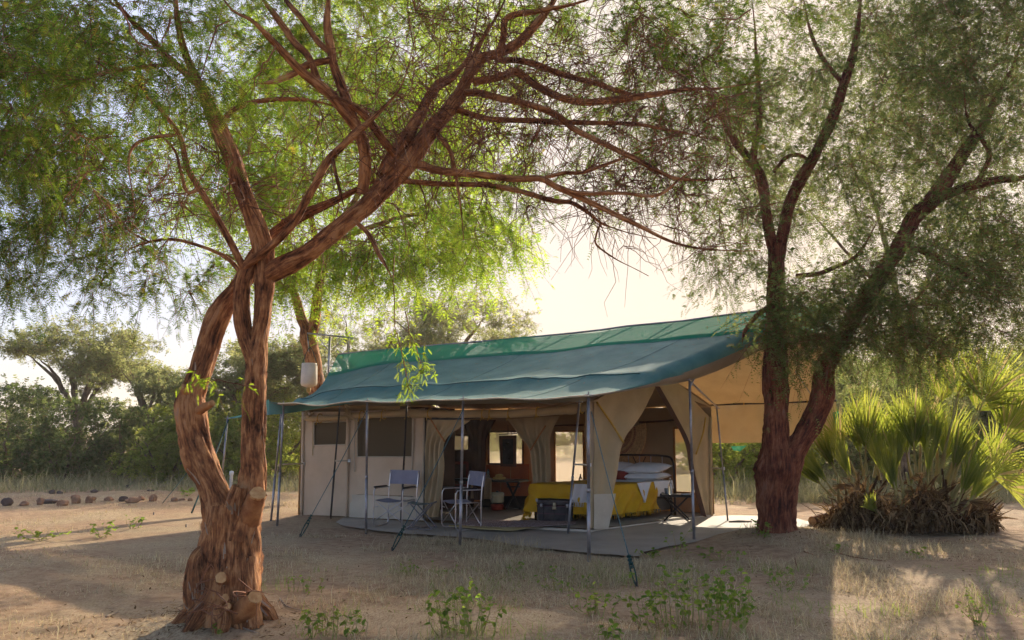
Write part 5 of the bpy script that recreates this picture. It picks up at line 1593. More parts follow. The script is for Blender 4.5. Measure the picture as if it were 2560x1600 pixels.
mb = MB(); mb.grid(tri2); fo = mb.build('hanging_corner', M['white'], thr)
mb = MB()
for j in np.linspace(0, 13, 30):
    p = tri2[13, int(j)] + u3 * rng.normal() * .01
    mb.tube([p, p - np.array([rng.normal() * .008, .0, .07])], .003, 4, False)
f_ = mb.build('fringe', M['white'], thr); f_['kind'] = 'stuff'
strip = np.array([[bp(BW * t + .05 * (t > .98), 1.02 + .12 * (s - .5) * 2 - .35 * (1 - t), BT + .028) for t in np.linspace(0.55, 1, 16)] for s in np.linspace(0, 1, 8)])
mb = MB(); mb.grid(strip); mb.build('top_fold', M['white'], thr)
def pillow(label, a, b, z, la, lb, h, tilt, sag=0):
    o = thing('pillow', label, 'pillow', bp(a, b, z), group='white pillows on the bed')
    A, Bq = np.meshgrid(np.linspace(-1, 1, 22), np.linspace(-1, 1, 16))
    th = h * np.clip((1 - np.abs(A) ** 2.6) * (1 - np.abs(Bq) ** 2.6), 0, 1) ** .5
    pin = 1 - .10 * (1 - np.abs(A)) * Bq ** 2
    vt = v3 * math.cos(tilt) + np.array([0, 0, math.sin(tilt)]); nt_ = np.cross(u3, vt)
    base = bp(a, b, z) + u3 * (A * la / 2)[..., None] + vt * (Bq * lb / 2 * pin)[..., None]
    wr = fbm((base * 9).reshape(-1, 3), 4, 2).reshape(A.shape) * .008
    mb = MB(); mb.grid((base + nt_ * (th + wr)[..., None])[:, ::-1]); mb.grid(base - nt_ * (th * .8)[..., None])
    mb.build('case', M['white'], o)
pillow('lower white pillow lying on the bed under another', .96, 1.68, BT + .085, .66, .46, .085, .08)
pillow('upper white pillow on top, against the headboard', .95, 1.70, BT + .225, .70, .46, .095, .22)
pillow('lower white pillow on the far side of the bed', .30, 1.68, BT + .085, .62, .46, .085, .08)
pillow('upper white pillow on the far side of the bed', .30, 1.72, BT + .225, .64, .46, .095, .22)
o = thing('red_cushion', 'small dark red cushion tucked beside the white pillows', 'cushion', bp(.63, 1.55, BT + .12))
A, Bq = np.meshgrid(np.linspace(-1, 1, 14), np.linspace(-1, 1, 14))
th = .09 * np.clip((1 - A ** 4) * (1 - Bq ** 4), 0, 1) ** .5
base = bp(.60, 1.52, BT + .11) + u3 * (A * .10)[..., None] + (v3 * .3 + np.array([0, 0, .95])) * (Bq * .09)[..., None]
mb = MB(); mb.grid((base - v3 * th[..., None])); mb.grid((base + v3 * th[..., None])[:, ::-1]); mb.build('case', M['red_cloth'], o)

# ------------------------------------------------------------------ black tin trunk at the foot of the bed
c = G(1384, 1306, FLOOR)
ang = math.atan2(tu[1], tu[0]) + math.radians(10)
tk = thing('tin_trunk', 'battered black tin trunk at the foot of the bed', 'trunk', c, ang)
mb = MB(); mb.box((.02, .19, .135), (.60, .40, .27), bev=.012); body = mb.build('body', M['trunk_tin'], tk, local=True, sharp=40)
mb = MB(); mb.box((.02, .19, .325), (.62, .42, .105), bev=.02); mb.build('lid', M['trunk_tin'], tk, local=True, sharp=40)
for z in (.02, .14, .262):
    mb = MB(); mb.box((.02, .19, z), (.614, .414, .018)); mb.build('trim_band', M['trunk_trim'], tk, False, True)
for x in (-.17, .02, .21):
    mb = MB(); mb.box((x, -.022, .16), (.012, .012, .25)); mb.build('rib', M['trunk_tin'], tk, False, True)
mb = MB(); mb.box((.02, -.03, .285), (.05, .02, .085), bev=.005); mb.box((.02, -.036, .235), (.07, .014, .05), bev=.004); mb.build('hasp', M['brass'], tk, local=True)
for x in (-.2, .24):
    mb = MB(); mb.box((x, -.026, .275), (.04, .014, .06), bev=.004); mb.build('clasp', M['steel'], tk, local=True)
mb = MB(); mb.tube(spline([(.325, .11, .24), (.36, .11, .20), (.37, .19, .17), (.36, .27, .20), (.325, .27, .24)], 16), .008, 6); mb.build('side_handle', M['steel_dark'], tk, local=True)
for x in (-.28, .32):
    mb = MB(); mb.box((x, -.024, .355), (.035, .012, .05)); mb.build('corner_plate', M['steel'], tk, False, True)

# ------------------------------------------------------------------ bedside table, bottle, glass
c = G(1692, 1303, FLOOR)
ang = math.atan2(tu[1], tu[0]) * .6
tb = thing('bedside_table', 'dark folding table with crossed legs beside the bed', 'table', c, ang)
mb = MB(); mb.box((0, .05, .42), (.52, .40, .035), bev=.008); mb.build('top', M['blackwood'], tb, local=True, sharp=40)
for y in (-.12, .22):
    for s in (-1, 1):
        mb = MB(); mb.tube([(-.20 * s, y + .012 * s, .01), (.20 * s, y + .012 * s, .41)], .013, 6); mb.build('leg', M['blackwood'], tb, local=True)
for s in (-1, 1):
    mb = MB(); mb.tube([(-.20 * s, -.12, .04), (-.20 * s, .22, .04)], .010, 6); mb.build('stretcher', M['blackwood'], tb, local=True)
    mb = MB(); mb.box((.24 * s, .05, .445), (.03, .40, .018)); mb.build('tray_edge', M['blackwood'], tb, False, True)
tz = FLOOR + .438
bpos = np.array(c) + np.array([-.085, .03, 0]); bpos[2] = tz
bo = thing('glass_bottle', 'clear glass water bottle on the bedside table', 'bottle', bpos)
mb = MB(); mb.lathe([(0, .002), (.036, .002), (.038, .01), (.038, .14), (.03, .175), (.014, .20), (.013, .245), (.016, .25), (.012, .255), (0, .255)], sides=18); mb.build('body', M['glass'], bo, local=True)
mb = MB(); mb.lathe([(.0, .254), (.013, .254), (.013, .272), (0, .274)], sides=12); mb.build('stopper', M['white_paint'], bo, local=True)
gl = thing('drinking_glass', 'small drinking glass left of the water bottle', 'glass', bpos + np.array([-.075, -.01, 0]))
mb = MB(); mb.lathe([(0, .002), (.025, .002), (.032, .10), (.030, .10), (.023, .008), (0, .008)], sides=16); mb.build('tumbler', M['glass'], gl, local=True)
bk_ = thing('white_booklet', 'pale booklet lying on the bedside table edge', 'book', np.array(c) + np.array([.16, -.02, tz - FLOOR]))
mb = MB(); mb.box((0, 0, .008), (.13, .09, .014), .2); mb.build('cover', M['white_paint'], bk_, False, True)
b2 = thing('glass_bottle', 'clear bottle behind the bed, seen against the bright window', 'bottle', bp(-.18, 1.5, 0))
mb = MB(); mb.lathe([(0, .48), (.036, .48), (.038, .49), (.038, .60), (.03, .635), (.014, .66), (.013, .70), (.0, .71)], sides=18); mb.build('body', M['glass'], b2, local=True)
mb = MB(); mb.box((-.02, 0, .24), (.36, .36, .46), bev=.01); nst = mb.build('night_stand', M['blackwood'], None, local=True, sharp=40)
nst.location = tuple(bp(-.2, 1.5, 0)); tag(nst, 'dark stand hidden behind the bed under the bright window', 'stand')

# ------------------------------------------------------------------ woven basket on the rear wall
bk0 = Ba(1541, 1078, -.10)
su = mpp(bk0)
ba = thing('wall_basket', 'large half round woven cane basket hung above the headboard', 'basket', bk0)
RX, RY = 74 * su * 1.08, 92 * su
def bpt(r, t, d=0.0):
    """t from 0 (right rim end) to pi (left rim end), downward"""
    x, z = math.cos(t) * RX * r, -math.sin(t) * RY * r
    return np.array([tu[0] * x, tu[1] * x, z + .16 * su * 74 * 0]) + nF * (.16 * (1 - r ** 2) * -1 + .10 + d)
rings = np.linspace(.12, 1, 13)
for k in range(12):
    r0, r1 = rings[k], rings[k + 1]
    ts = np.linspace(-.22, math.pi + .22, 50)
    mb = MB()
    mb.grid(np.array([[bpt(r0 + .004, t) for t in ts], [bpt((r0 + r1) / 2, t, .010) for t in ts], [bpt(r1 - .004, t) for t in ts]]))
    mb.build('coil', M['basket_red' if k in (2, 3, 4, 6) else 'basket'], ba, local=True)
mb = MB()
for k in range(46):
    t = -.2 + (math.pi + .4) * k / 45
    mb.tube([bpt(.15, t, .014), bpt(.6, t, .016), bpt(1.0, t, .014)], .004, 4, False)
o = mb.build('splints', M['basket'], ba, local=True); o['kind'] = 'stuff'
mb = MB(); mb.tube([bpt(1, t, .0) for t in np.linspace(-.22, math.pi + .22, 40)], .016, 6); mb.build('rim', M['basket'], ba, local=True)

# ------------------------------------------------------------------ things in the dark dressing room
Dr = lambda px, py, off=0.0: on_plane(px, py, tL, tC, 2.05 + off)
og = thing('canvas_organiser', 'orange leather storage panels lining the dark room wall', 'organiser', Dr(1265, 1240, .35))
for px0, px1, y0, y1 in ((1208, 1236, 1162, 1200), (1237, 1275, 1162, 1200), (1277, 1322, 1160, 1200), (1208, 1250, 1203, 1240), (1252, 1286, 1203, 1240), (1288, 1326, 1203, 1240)):
    g = sheet([Dr(px0, y0, .33), Dr(px1, y0, .33), Dr(px1, y1, .33), Dr(px0, y1, .33)], 8, 8, .015, nF, 5)
    mb = MB(); mb.grid(g); mb.grid(g[:, ::-1] - nF * .02)
    mb.build('panel', M['orange'], og)
mb = MB(); mb.grid(sheet([Dr(1200, 1240, .3), Dr(1335, 1240, .3), Dr(1335, 1290, .3), Dr(1200, 1290, .3)], 6, 4)); mb.build('plinth', M['blackwood'], og)
ps = Dr(1230, 1275)
dk = thing('dressing_table', 'black table with trestle legs before the orange panels', 'table', (ps[0], ps[1], FLOOR))
ctr = (Dr(1150, 1200) + Dr(1310, 1200)) / 2
mb = MB(); wv = np.linalg.norm(Dr(1310, 1200)[:2] - Dr(1150, 1200)[:2]); mb.box((ctr[0], ctr[1], ctr[2]), (wv, .45, .04), math.atan2(tu[1], tu[0]), .006); mb.build('top', M['blackwood'], dk, sharp=40)
for px in (1165, 1283):
    for s in (-1, 1):
        mb = MB(); a = Dr(px + 17 * s, 1202); b_ = Dr(px - 17 * s, 1262); b_[2] = FLOOR + .02; mb.tube([a, b_], .022, 6); mb.build('trestle_leg', M['blackwood'], dk)
mb = MB(); mb.tube([Dr(1268, 1217), Dr(1300, 1217)], .015, 6); mb.build('trestle_rail', M['blackwood'], dk)
tw = thing('hanging_towel', 'coarse brown towel hanging from the front of the black table', 'towel', Dr(1202, 1240, -.28))
g = sheet([Dr(1178, 1196, -.30), Dr(1228, 1196, -.30), Dr(1229, 1248, -.30), Dr(1176, 1246, -.30)], 18, 12, .012, nF, 2)
g += nF * (np.sin(np.linspace(0, 22, 18)) * .012)[None, :, None]
mb = MB(); mb.grid(g); mb.grid(g[:, ::-1] - nF * .01); mb.build('cloth', M['towel'], tw)
def can(name, label, cat, c, r, h, mat, lid=None, band=None):
    o = thing(name, label, cat, c)
    mb = MB(); mb.lathe([(0, 0), (r * .92, 0), (r, .02), (r, h * .7), (r * 1.03, h * .72), (r * 1.03, h * .76), (r, h * .78), (r, h), (r * .9, h + .012), (0, h + .018)], sides=24); mb.build('body', M[mat], o, local=True)
    if lid:
        mb = MB(); mb.lathe([(0, h + .012), (r * .2, h + .016), (r * .2, h + .04), (0, h + .045)], sides=12); mb.build('lid_knob', M[lid], o, local=True)
    return o
p = Dr(1243, 1284, -.1); p[2] = FLOOR
can('enamel_basin', 'red enamel basin on the floor under the black table', 'basin', p, .12, .10, 'red_enamel')
mb = MB(); mb.lathe([(0, .12), (.13, .12), (.135, .14), (.0, .14)], sides=20); sb = mb.build('shelf_disc', M['blackwood'], None, local=True); sb.location = tuple(p); tag(sb, 'black tray between the red basin and the cream tin', 'tray')
q = p + np.array([0, 0, .142])
can('bread_tin', 'cream round tin standing over the red basin', 'tin', q, .13, .17, 'cream', 'black')
p = Dr(1128, 1276, .1); p[2] = FLOOR
can('cream_bucket', 'cream bucket seen through the legs of the side turned chair', 'bucket', p, .13, .24, 'cream')
lp = Dr(1220, 1200, -.05)
ol = thing('oil_lamp', 'small brass oil lamp on the black table', 'lamp', (lp[0], lp[1], ctr[2] + .02))
mb = MB(); mb.lathe([(0, 0), (.07, 0), (.07, .02), (.03, .035), (.045, .06), (.02, .085), (0, .085)], sides=16); mb.build('base', M['brass'], ol, local=True)
mb = MB(); mb.lathe([(.018, .085), (.032, .12), (.018, .19), (.016, .19), (.03, .12), (.016, .085)], sides=14); mb.build('chimney', M['glass'], ol, local=True)
rl = thing('rolled_cloths', 'heap of ochre rolled cloths on the black table', 'cloths', Dr(1247, 1199, -.05))
for k, (px, py) in enumerate(((1241, 1196), (1248, 1195), (1255, 1196), (1248, 1189))):
    c = Dr(px, py, -.05)
    mb = MB(); mb.tube(spline([c - v3 * .1, c, c + v3 * .1], 6), [.01, .03, .033, .033, .03, .01], 10); mb.build('roll', M['ochre_plastic'], rl)
mr = thing('hanging_mirror', 'dark framed mirror hanging in front of the bright rear window', 'mirror', Dr(1270, 1128, .0))
g = [Dr(1247, 1090), Dr(1290, 1088), Dr(1290, 1167), Dr(1251, 1166)]
mb = MB(); mb.grid(sheet(g, 3, 3)); mb.grid(sheet(g, 3, 3)[:, ::-1] - nF * .02); mb.build('leather_back', M['leather'], mr, False)
g = [Dr(1256, 1098, -.02), Dr(1283, 1097, -.02), Dr(1283, 1160, -.02), Dr(1257, 1160, -.02)]
mb = MB(); mb.grid(sheet(g, 3, 3)); mb.build('glass', M['picture'], mr, False)
mb = MB(); mb.tube([Dr(1248, 1086), Dr(1292, 1084)], .012, 6); mb.tube([Dr(1270, 1085), Dr(1270, 1062)], .008, 6); mb.build('hanger', M['black'], mr)
rk = thing('red_shelf', 'dark red shelf frame behind the curtain', 'shelf', Dr(1120, 1270, .1))
for a_, b_ in (((1112, 1158), (1112, 1285)), ((1168, 1157), (1168, 1285)), ((1110, 1158), (1170, 1157)), ((1110, 1215), (1170, 1214))):
    mb = MB(); mb.tube([Dr(*a_, .1), Dr(*b_, .1)], .028, 4); mb.build('rail', M['red_cloth'], rk, False)
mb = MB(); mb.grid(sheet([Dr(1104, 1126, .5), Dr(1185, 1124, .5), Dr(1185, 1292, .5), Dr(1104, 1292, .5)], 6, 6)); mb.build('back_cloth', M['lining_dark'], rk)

# ------------------------------------------------------------------ floor coverings
def flat_cloth(name, label, cat, pts, mat, z=.0, n=24):
    l, r = [G(*p, z) for p in pts[0]], [G(*p, z) for p in pts[1]]
    a, b_ = spline(l, n), spline(r, n)
    g = np.stack([a * (1 - s) + b_ * s for s in np.linspace(0, 1, 12)], 0)
    g[:, :, 2] += np.abs(fbm((g * 3).reshape(-1, 3), 6, 2)).reshape(g.shape[:2]) * .008
    mb = MB(); mb.grid(g); mb.grid(g[:, ::-1] - np.array([0, 0, .006]))
    for sl in ((0, slice(None)), (-1, slice(None)), (slice(None), 0), (slice(None), -1)):
        mb.grid(np.stack([g[sl], g[sl] - (0, 0, .006)], 0))
    return tag(mb.build(name, M[mat]), label, cat)
flat_cloth('woven_rug', 'mottled red and white rug at the foot of the bed', 'rug', ([(1128, 1296), (1240, 1300), (1440, 1304)], [(1160, 1313), (1300, 1317), (1440, 1310)]), 'rug', .092)
flat_cloth('straw_mat', 'yellow straw mat on the groundsheet before the rug', 'mat', ([(1122, 1313), (1200, 1313), (1334, 1317)], [(1122, 1315), (1200, 1322), (1280, 1326)]), 'mat', .075)

# ------------------------------------------------------------------ hanging water tank and pipe frame
tkp = P(773, 936, 17.4)
wt = thing('water_tank', 'cream shower tank hanging from the tree beside the roof', 'tank', tkp)
s_ = mpp(tkp)
R_, H_ = 20 * s_, 56 * s_
mb = MB(); mb.lathe([(0, H_ / 2), (R_ * .9, H_ / 2), (R_ * .95, H_ / 2 - .02), (R_, 0), (R_ * 1.02, -H_ / 2 + .05), (R_ * .9, -H_ / 2), (R_ * .3, -H_ / 2 - .04), (0, -H_ / 2 - .04)], sides=24); mb.build('tank_body', M['cream_tank'], wt, local=True)
mb = MB(); mb.lathe([(0, -H_ / 2 - .03), (.05, -H_ / 2 - .03), (.045, -H_ / 2 - .14), (0, -H_ / 2 - .15)], sides=12); mb.build('shower_rose', M['ochre_plastic'], wt, local=True)
mb = MB()
mb.tube(spline([(-R_, 0, H_ / 2 - .05), (0, 0, H_ / 2 + .35), (R_, 0, H_ / 2 - .05)], 12), .008, 5)
mb.build('hanging_rope', M['rope_dark'], wt, local=True)
mb = MB(); mb.tube([(0, 0, H_ / 2 + .3), (P(768, 834, 17.4) - tkp)], .008, 5); mb.build('hoist_rope', M['rope_dark'], wt, local=True)
pf = thing('pipe_frame', 'thin grey pipe gantry rising behind the left end of the roof', 'frame', P(822, 960, 17.5))
for a_, b_, r in (((768, 833), (884, 845), .02), ((825, 842), (818, 1000), .026), ((797, 845), (820, 875), .012), ((855, 848), (828, 880), .012), ((872, 845), (872, 880), .010), ((822, 915), (845, 916), .012), ((768, 833), (772, 880), .008)):
    mb = MB(); mb.tube([P(*a_, 17.45), P(*b_, 17.45)], r, 6); mb.build('pipe', M['steel'], pf)

# ------------------------------------------------------------------ palm clump
pc = np.array([P(2275, 1320, 13.3)[0], 13.3, 0])
palm = thing('palm_clump', 'low clump of fan palms with dry skirts beside the forked tree', 'palm', (pc[0], pc[1], 0))
def fan_mesh(name, n, spread, L, stalk, cup, seed, w=.032):
    """fan leaf: stalk along +z from the origin, blades radiating from its tip, in the xz plane"""
    r = np.random.default_rng(seed)
    vs_, fs_, k = [], [], 0
    for i in range(n):
        t = (i / (n - 1) - .5) * 2
        a = t * spread
        ln = L * (1 - .25 * t * t) * r.uniform(.9, 1.08)
        d = np.array([math.sin(a), 0, math.cos(a)])
        sd = np.array([math.cos(a), 0, -math.sin(a)])
        base = np.array([0, 0, stalk])
        pts = []
        for q in (0.02, .35, .7, 1.0):
            c = base + d * ln * q + np.array([0, 1, 0]) * (cup * (q * abs(t)) ** 2 * ln - .10 * q ** 3 * ln * r.uniform(.2, 1.6)) - np.array([0, 0, 1]) * .22 * q ** 3 * ln * r.uniform(.0, 1.0) * abs(t)
            ww = w * (q * 1.6 if q < .45 else (1.04 - q) * 1.3) * (L / .7)
            fold = np.array([0, .35, 0]) * ww
            pts.append([c - sd * ww, c + fold, c + sd * ww])
        pts = np.array(pts)
        if r.random() < .12:
            pts[2:] += np.array([r.normal() * .1, r.normal() * .15, -.12 * r.random()]) * ln
        vs_.append(pts.reshape(-1, 3))
        for q in range(3):
            for m_ in range(2):
                b_ = k + q * 3 + m_
                fs_.append((b_, b_ + 1, b_ + 4, b_ + 3))
        k += 12
    v = np.vstack(vs_)
    me = bpy.data.meshes.new(name)
    me.from_pydata(v.tolist(), [], fs_)
    at_ = me.attributes.new('tint', 'FLOAT', 'FACE')
    at_.data.foreach_set('value', np.repeat(np.where(r.random(n) < .06, 1.0, r.uniform(0, .9, n)), 6).astype(np.float32))
    me.materials.append(M['palm'])
    return me
FK = [(26, .50, .95, .35, .12), (22, .36, .85, .28, .08), (30, 1.0, .95, 1.25, .2), (14, .28, .75, .18, .05), (28, 1.25, .80, .75, .25)]
fans = [fan_mesh('frond', *k, seed=i + 1, w=.021) for i, k in enumerate(FK)]
dry_fans = []
for i in (1, 3, 4):
    me = fan_mesh('dry_frond', *FK[i], seed=20 + i, w=.02)
    me.materials[0] = M['palm_dry']
    dry_fans.append(me)
stalk_me = []
for k in FK:
    L = k[3]
    v, f = tube_geo(np.array([[0, 0, 0], [0, .01, L * .5], [0, 0, L + .12]]), np.array([.030, .019, .010]), 6)
    me = bpy.data.meshes.new('stalk'); me.from_pydata(v.tolist(), [], f); me.materials.append(M['petiole']); stalk_me.append(me)
import mathutils
def frond(px, py, Y, kind, lean, az, sc, roll=0.0, dry=None):
    """base at the pixel; lean from upright towards azimuth az (0 = right, pi/2 = away)"""
    o = bpy.data.objects.new('frond' if dry is None else 'dry_frond', fans[kind] if dry is None else dry_fans[dry]); C.objects.link(o); o.parent = palm
    o.location = tuple(P(px, py, Y) - wpos(palm))
    ax = mathutils.Vector((-math.sin(az), math.cos(az), 0))
    o.rotation_mode = 'QUATERNION'; o.rotation_quaternion = mathutils.Quaternion(ax, lean) @ mathutils.Quaternion((0, 0, 1), roll)
    o.scale = (sc, sc, sc)
    if dry is None:
        s_ = bpy.data.objects.new('stalk', stalk_me[kind]); C.objects.link(s_); s_.parent = o
PI = math.pi
for a in [(2166, 1185, 13.4, 0, .04, 0, 1.15, .2), (2160, 1190, 13.6, 0, .12, PI, 1.05, .5), (2185, 1195, 13.5, 1, .22, 0, 1.1, -.2), (2292, 1190, 13.4, 0, .03, PI, 1.2, -.15), (2280, 1195, 13.6, 0, .14, PI, 1.1, .35), (2310, 1195, 13.5, 0, .16, 0, 1.1, .1),
          (2330, 1205, 13.4, 1, .10, 0, 1.2, .3), (2350, 1210, 13.7, 0, .3, .2, 1.15, .2), (2105, 1210, 13.5, 1, .42, PI, 1.0, .3), (2090, 1235, 13.2, 3, .62, PI, 1.1, .4), (2078, 1240, 13.3, 1, .72, PI, .85, .1), (2125, 1205, 13.7, 0, .25, PI, .85, .3),
          (2225, 1200, 13.6, 1, .05, 0, .95, .8), (2235, 1215, 13.2, 3, .15, 0, 1.1, .1), (2215, 1215, 13.2, 3, .2, PI, 1.1, -.3), (2255, 1210, 13.3, 1, .18, PI, 1.0, .2), (2250, 1200, 13.9, 0, .06, 0, 1.1, .9),
          (2345, 1205, 13.4, 2, .30, 0, 1.15, .3), (2360, 1215, 13.6, 2, .50, .1, 1.15, .3), (2375, 1215, 13.5, 2, .40, -.3, 1.2, -.2), (2385, 1225, 13.8, 2, .65, .1, 1.15, .2), (2340, 1200, 13.8, 2, .2, .4, 1.1, .5), (2400, 1235, 13.6, 2, .8, .2, 1.1, .1),
          (2395, 1255, 13.1, 4, .95, .0, .95, .2), (2410, 1240, 13.5, 4, .75, .1, 1.1, .2), (2420, 1265, 13.3, 4, 1.15, .1, 1.0, .0), (2370, 1225, 13.2, 1, .35, 0, 1.15, .2), (2385, 1245, 12.9, 1, .55, 0, 1.1, .2), (2400, 1290, 12.7, 3, .6, -.2, 1.3, .1), (2385, 1280, 12.7, 1, .45, -.1, 1.0, .1),
          (2200, 1295, 12.7, 3, 1.05, PI + .9, 1.1, .3), (2245, 1262, 12.8, 3, .12, PI, 1.2, .2), (2255, 1265, 12.8, 3, .3, PI, 1.1, .2), (2140, 1225, 13.2, 3, .35, PI, 1.1, .2), (2320, 1225, 13.0, 3, .1, 0, 1.1, .5), (2440, 1215, 13.9, 2, .7, .1, 1.1, .1), (2300, 1195, 14.0, 4, .1, 0, 1.1, .2), (2200, 1200, 14.0, 4, .15, PI, 1.0, .2), (2145, 1195, 14.0, 4, .4, PI, .9, .2), (2450, 1240, 13.6, 2, .95, -.1, 1.0, .2)]:
    frond(*a)
rr_ = np.random.default_rng(4)
for k in range(12):
    px = rr_.uniform(2090, 2430)
    frond(px, rr_.uniform(1205, 1275), 13.1 + rr_.uniform(-.5, .5), 0, rr_.uniform(1.0, 2.1), rr_.choice([0, PI, -PI / 2, -PI / 3, -2 * PI / 3]), rr_.uniform(.5, .9), rr_.uniform(-1, 1), int(rr_.integers(0, 3)))
vs_, tn = [], []
r = np.random.default_rng(9)
for k in range(5200):                                            # dry skirt
    px = r.uniform(2050, 2480); edgef = 1 - abs((px - 2265) / 220) ** 3
    if edgef < .05:
        continue
    lobe = 0.75 + .25 * math.cos((px - 2150) / 170 * math.pi * 2)
    hh = .66 * edgef ** .5 * lobe * r.random() ** .8
    Yq = 13.2 + r.uniform(-.6, .6)
    c_ = P(px, 1310, Yq); c_[2] = .02 + hh
    fr_ = np.array([r.normal() * .5, r.normal() * .35 - .35, -.55 - r.random() * .7 + (r.random() < .18) * 1.3])
    d = unit(fr_) * r.uniform(.12, .42)
    e = c_ + d; e[2] = max(e[2], .008)
    m_ = (c_ + e) / 2 + np.array([0, -.04, .04])
    w_ = unit(np.cross(d, [r.normal(), 1, r.normal()])) * r.uniform(.005, .022)
    vs_ += [c_ - w_ * .6, c_ + w_ * .6, m_ + w_, m_ - w_, m_ - w_, m_ + w_, e + w_ * .3, e - w_ * .3]
    t_ = r.random() ** 2.2
    tn += [t_, t_]
o = big('dry_leaves', np.array(vs_), 4, M['palm_dry'], palm, tint=tn); o['kind'] = 'stuff'
mb = MB()
for px, wd in ((2130, .20), (2170, .24), (2230, .26), (2300, .28), (2360, .28), (2410, .22)):
    c_ = P(px, 1310, 13.3); c_[2] = -.05
    mbs = MB(); v, f = tube_geo(np.array([c_, c_ + (0, 0, .25), c_ + (0.02, 0, .5)]), np.array([wd * 1.2, wd, wd * .5]), 14)
    v += fbm(v * 9, 3, 2)[:, None] * .03
    mbs.add(v, f); mbs.build('stem_base', M['bark_grey'], palm)
for k in range(12):                                              # cut leaf bases standing up
    px = r.uniform(2090, 2400); b_ = P(px, 1235, 13.1 + r.uniform(-.2, .3))
    e = b_ + np.array([r.normal() * .12, r.normal() * .05, r.uniform(.15, .45)])
    mbs = MB(); mbs.tube([b_ - (0, 0, .25), b_, e], [.03, .026, .016], 6); mbs.build('cut_stalk', M['petiole'] if k % 3 else M['palm_dry'], palm)

# ------------------------------------------------------------------ weeds
leaf_v = np.array([[0, 0, 0], [.28, .10, .04], [.38, .45, .05], [.22, .8, .02], [0, 1.0, -.08], [-.22, .8, .02], [-.38, .45, .05], [-.28, .10, .04], [0, .45, -.03]])
leaf_f = [(0, 1, 8), (1, 2, 8), (2, 3, 8), (3, 4, 8), (4, 5, 8), (5, 6, 8), (6, 7, 8), (7, 0, 8)]
leaf_meshes = []
for k in range(6):
    me = bpy.data.meshes.new('leaf'); me.from_pydata(leaf_v.tolist(), [], leaf_f)
    at_ = me.attributes.new('tint', 'FLOAT', 'FACE'); at_.data.foreach_set('value', np.full(8, .05 + k * .17, np.float32)); me.materials.append(M['leaf_weed']); leaf_meshes.append(me)
import mathutils
def weed(label, px, py, h_px, w_px, stems, leaves_n, size, seed, base=.15, name='leafy_weed', group='weeds in the foreground', joined=False):
    r = np.random.default_rng(seed)
    b_ = Gs(px, py)
    s = mpp(b_)
    root = thing(name, label, 'weed', b_, group=group)
    H, Wd = h_px * s, w_px * s * .5
    paths = []
    for k in range(stems):
        a = r.uniform(0, 2 * math.pi); q = math.sqrt(r.random())
        e = np.array([math.cos(a) * Wd * q, math.sin(a) * Wd * .7 * q, H * r.uniform(.55, 1.0) * (1 - .35 * q)])
        o0 = np.array([e[0] * base / .15 * .5 if base > .15 else r.normal() * .02, e[1] * .5 * base / .15 if base > .15 else r.normal() * .02, -.02])
        if base > .15:
            o0[:2] = e[:2] * base
            o0[2] = gz(b_[0] + o0[0], b_[1] + o0[1]) - b_[2] - .01
        pth = spline([o0, (o0 + e) * .5 + r.normal(size=3) * .03, e], 9)
        paths.append(pth)
        mb = MB(); mb.tube(pth, np.linspace(.0045, .0015, 9), 5, False); mb.build('stem', M['petiole'], root, local=True)
    V, tn = [], []
    for k in range(leaves_n):
        pth = paths[r.integers(0, stems)]
        i = min(8, 2 + int(7 * r.random() ** .7))
        az = r.uniform(0, 2 * math.pi)
        sz = size * r.uniform(.6, 1.25)
        pos = pth[i] + r.normal(size=3) * .006
        q = mathutils.Quaternion((0, 0, 1), az) @ mathutils.Quaternion((1, 0, 0), r.uniform(-.9, .6)) @ mathutils.Quaternion((0, 1, 0), r.normal() * .4)
        if joined:
            Rm = np.array(q.to_matrix())
            vv = (leaf_v * sz) @ Rm.T + pos
            V.append(np.array([vv[list(f)] for f in leaf_f]).reshape(-1, 3)); tn += [r.random()] * 8
        else:
            o = bpy.data.objects.new('leaf', leaf_meshes[r.integers(0, 6)]); C.objects.link(o); o.parent = root
            o.location = tuple(pos); o.rotation_mode = 'QUATERNION'; o.rotation_quaternion = q; o.scale = (sz, sz, sz)
    if joined:
        o = big('leaves', np.vstack(V) + b_, 3, M['leaf_weed'], root, tint=tn); o['kind'] = 'stuff'
    return root
weed('broad leafy weed clump in front of the forked tree, widest of the weeds', 1740, 1575, 200, 330, 60, 430, .052, 1, .85)
weed('upright leafy weed at bottom centre below the rug', 1165, 1590, 165, 210, 26, 170, .050, 2, .7)
weed('pale young weed poking up at the bottom edge', 1525, 1625, 120, 80, 8, 40, .05, 3)
weed('small green weed right of the gnarled trunk foot', 835, 1595, 90, 190, 18, 90, .05, 4, .7)
weed('little weed between the upright weed and the broad clump', 1490, 1535, 100, 130, 14, 60, .045, 5, .7)
weed('green creeper climbing the foot of the forked tree', 1905, 1358, 75, 45, 7, 34, .065, 6)
weed('low green weed at the corner of the groundsheet', 1625, 1394, 32, 80, 8, 34, .05, 7)
weed('tall thin weed beside the corner of the groundsheet', 1690, 1400, 110, 90, 6, 30, .05, 8)
weed('low weed patch on the earth before the forked tree', 1800, 1400, 40, 150, 10, 50, .05, 9)
weed('dark green weed in the shade at left', 260, 1345, 55, 90, 8, 40, .07, 10)
weed('dark weed row left of the trunk, nearest the lit ground', 330, 1322, 50, 60, 6, 26, .07, 11)
weed('straggling dark weed near the left edge', 100, 1352, 40, 150, 9, 40, .07, 12)
weed('scattered green weeds in the straw right of the trunk', 760, 1480, 45, 160, 14, 50, .035, 21, .8)
weed('thin green weeds in the straw before the folding stool', 1060, 1440, 50, 200, 14, 46, .035, 22, .8)
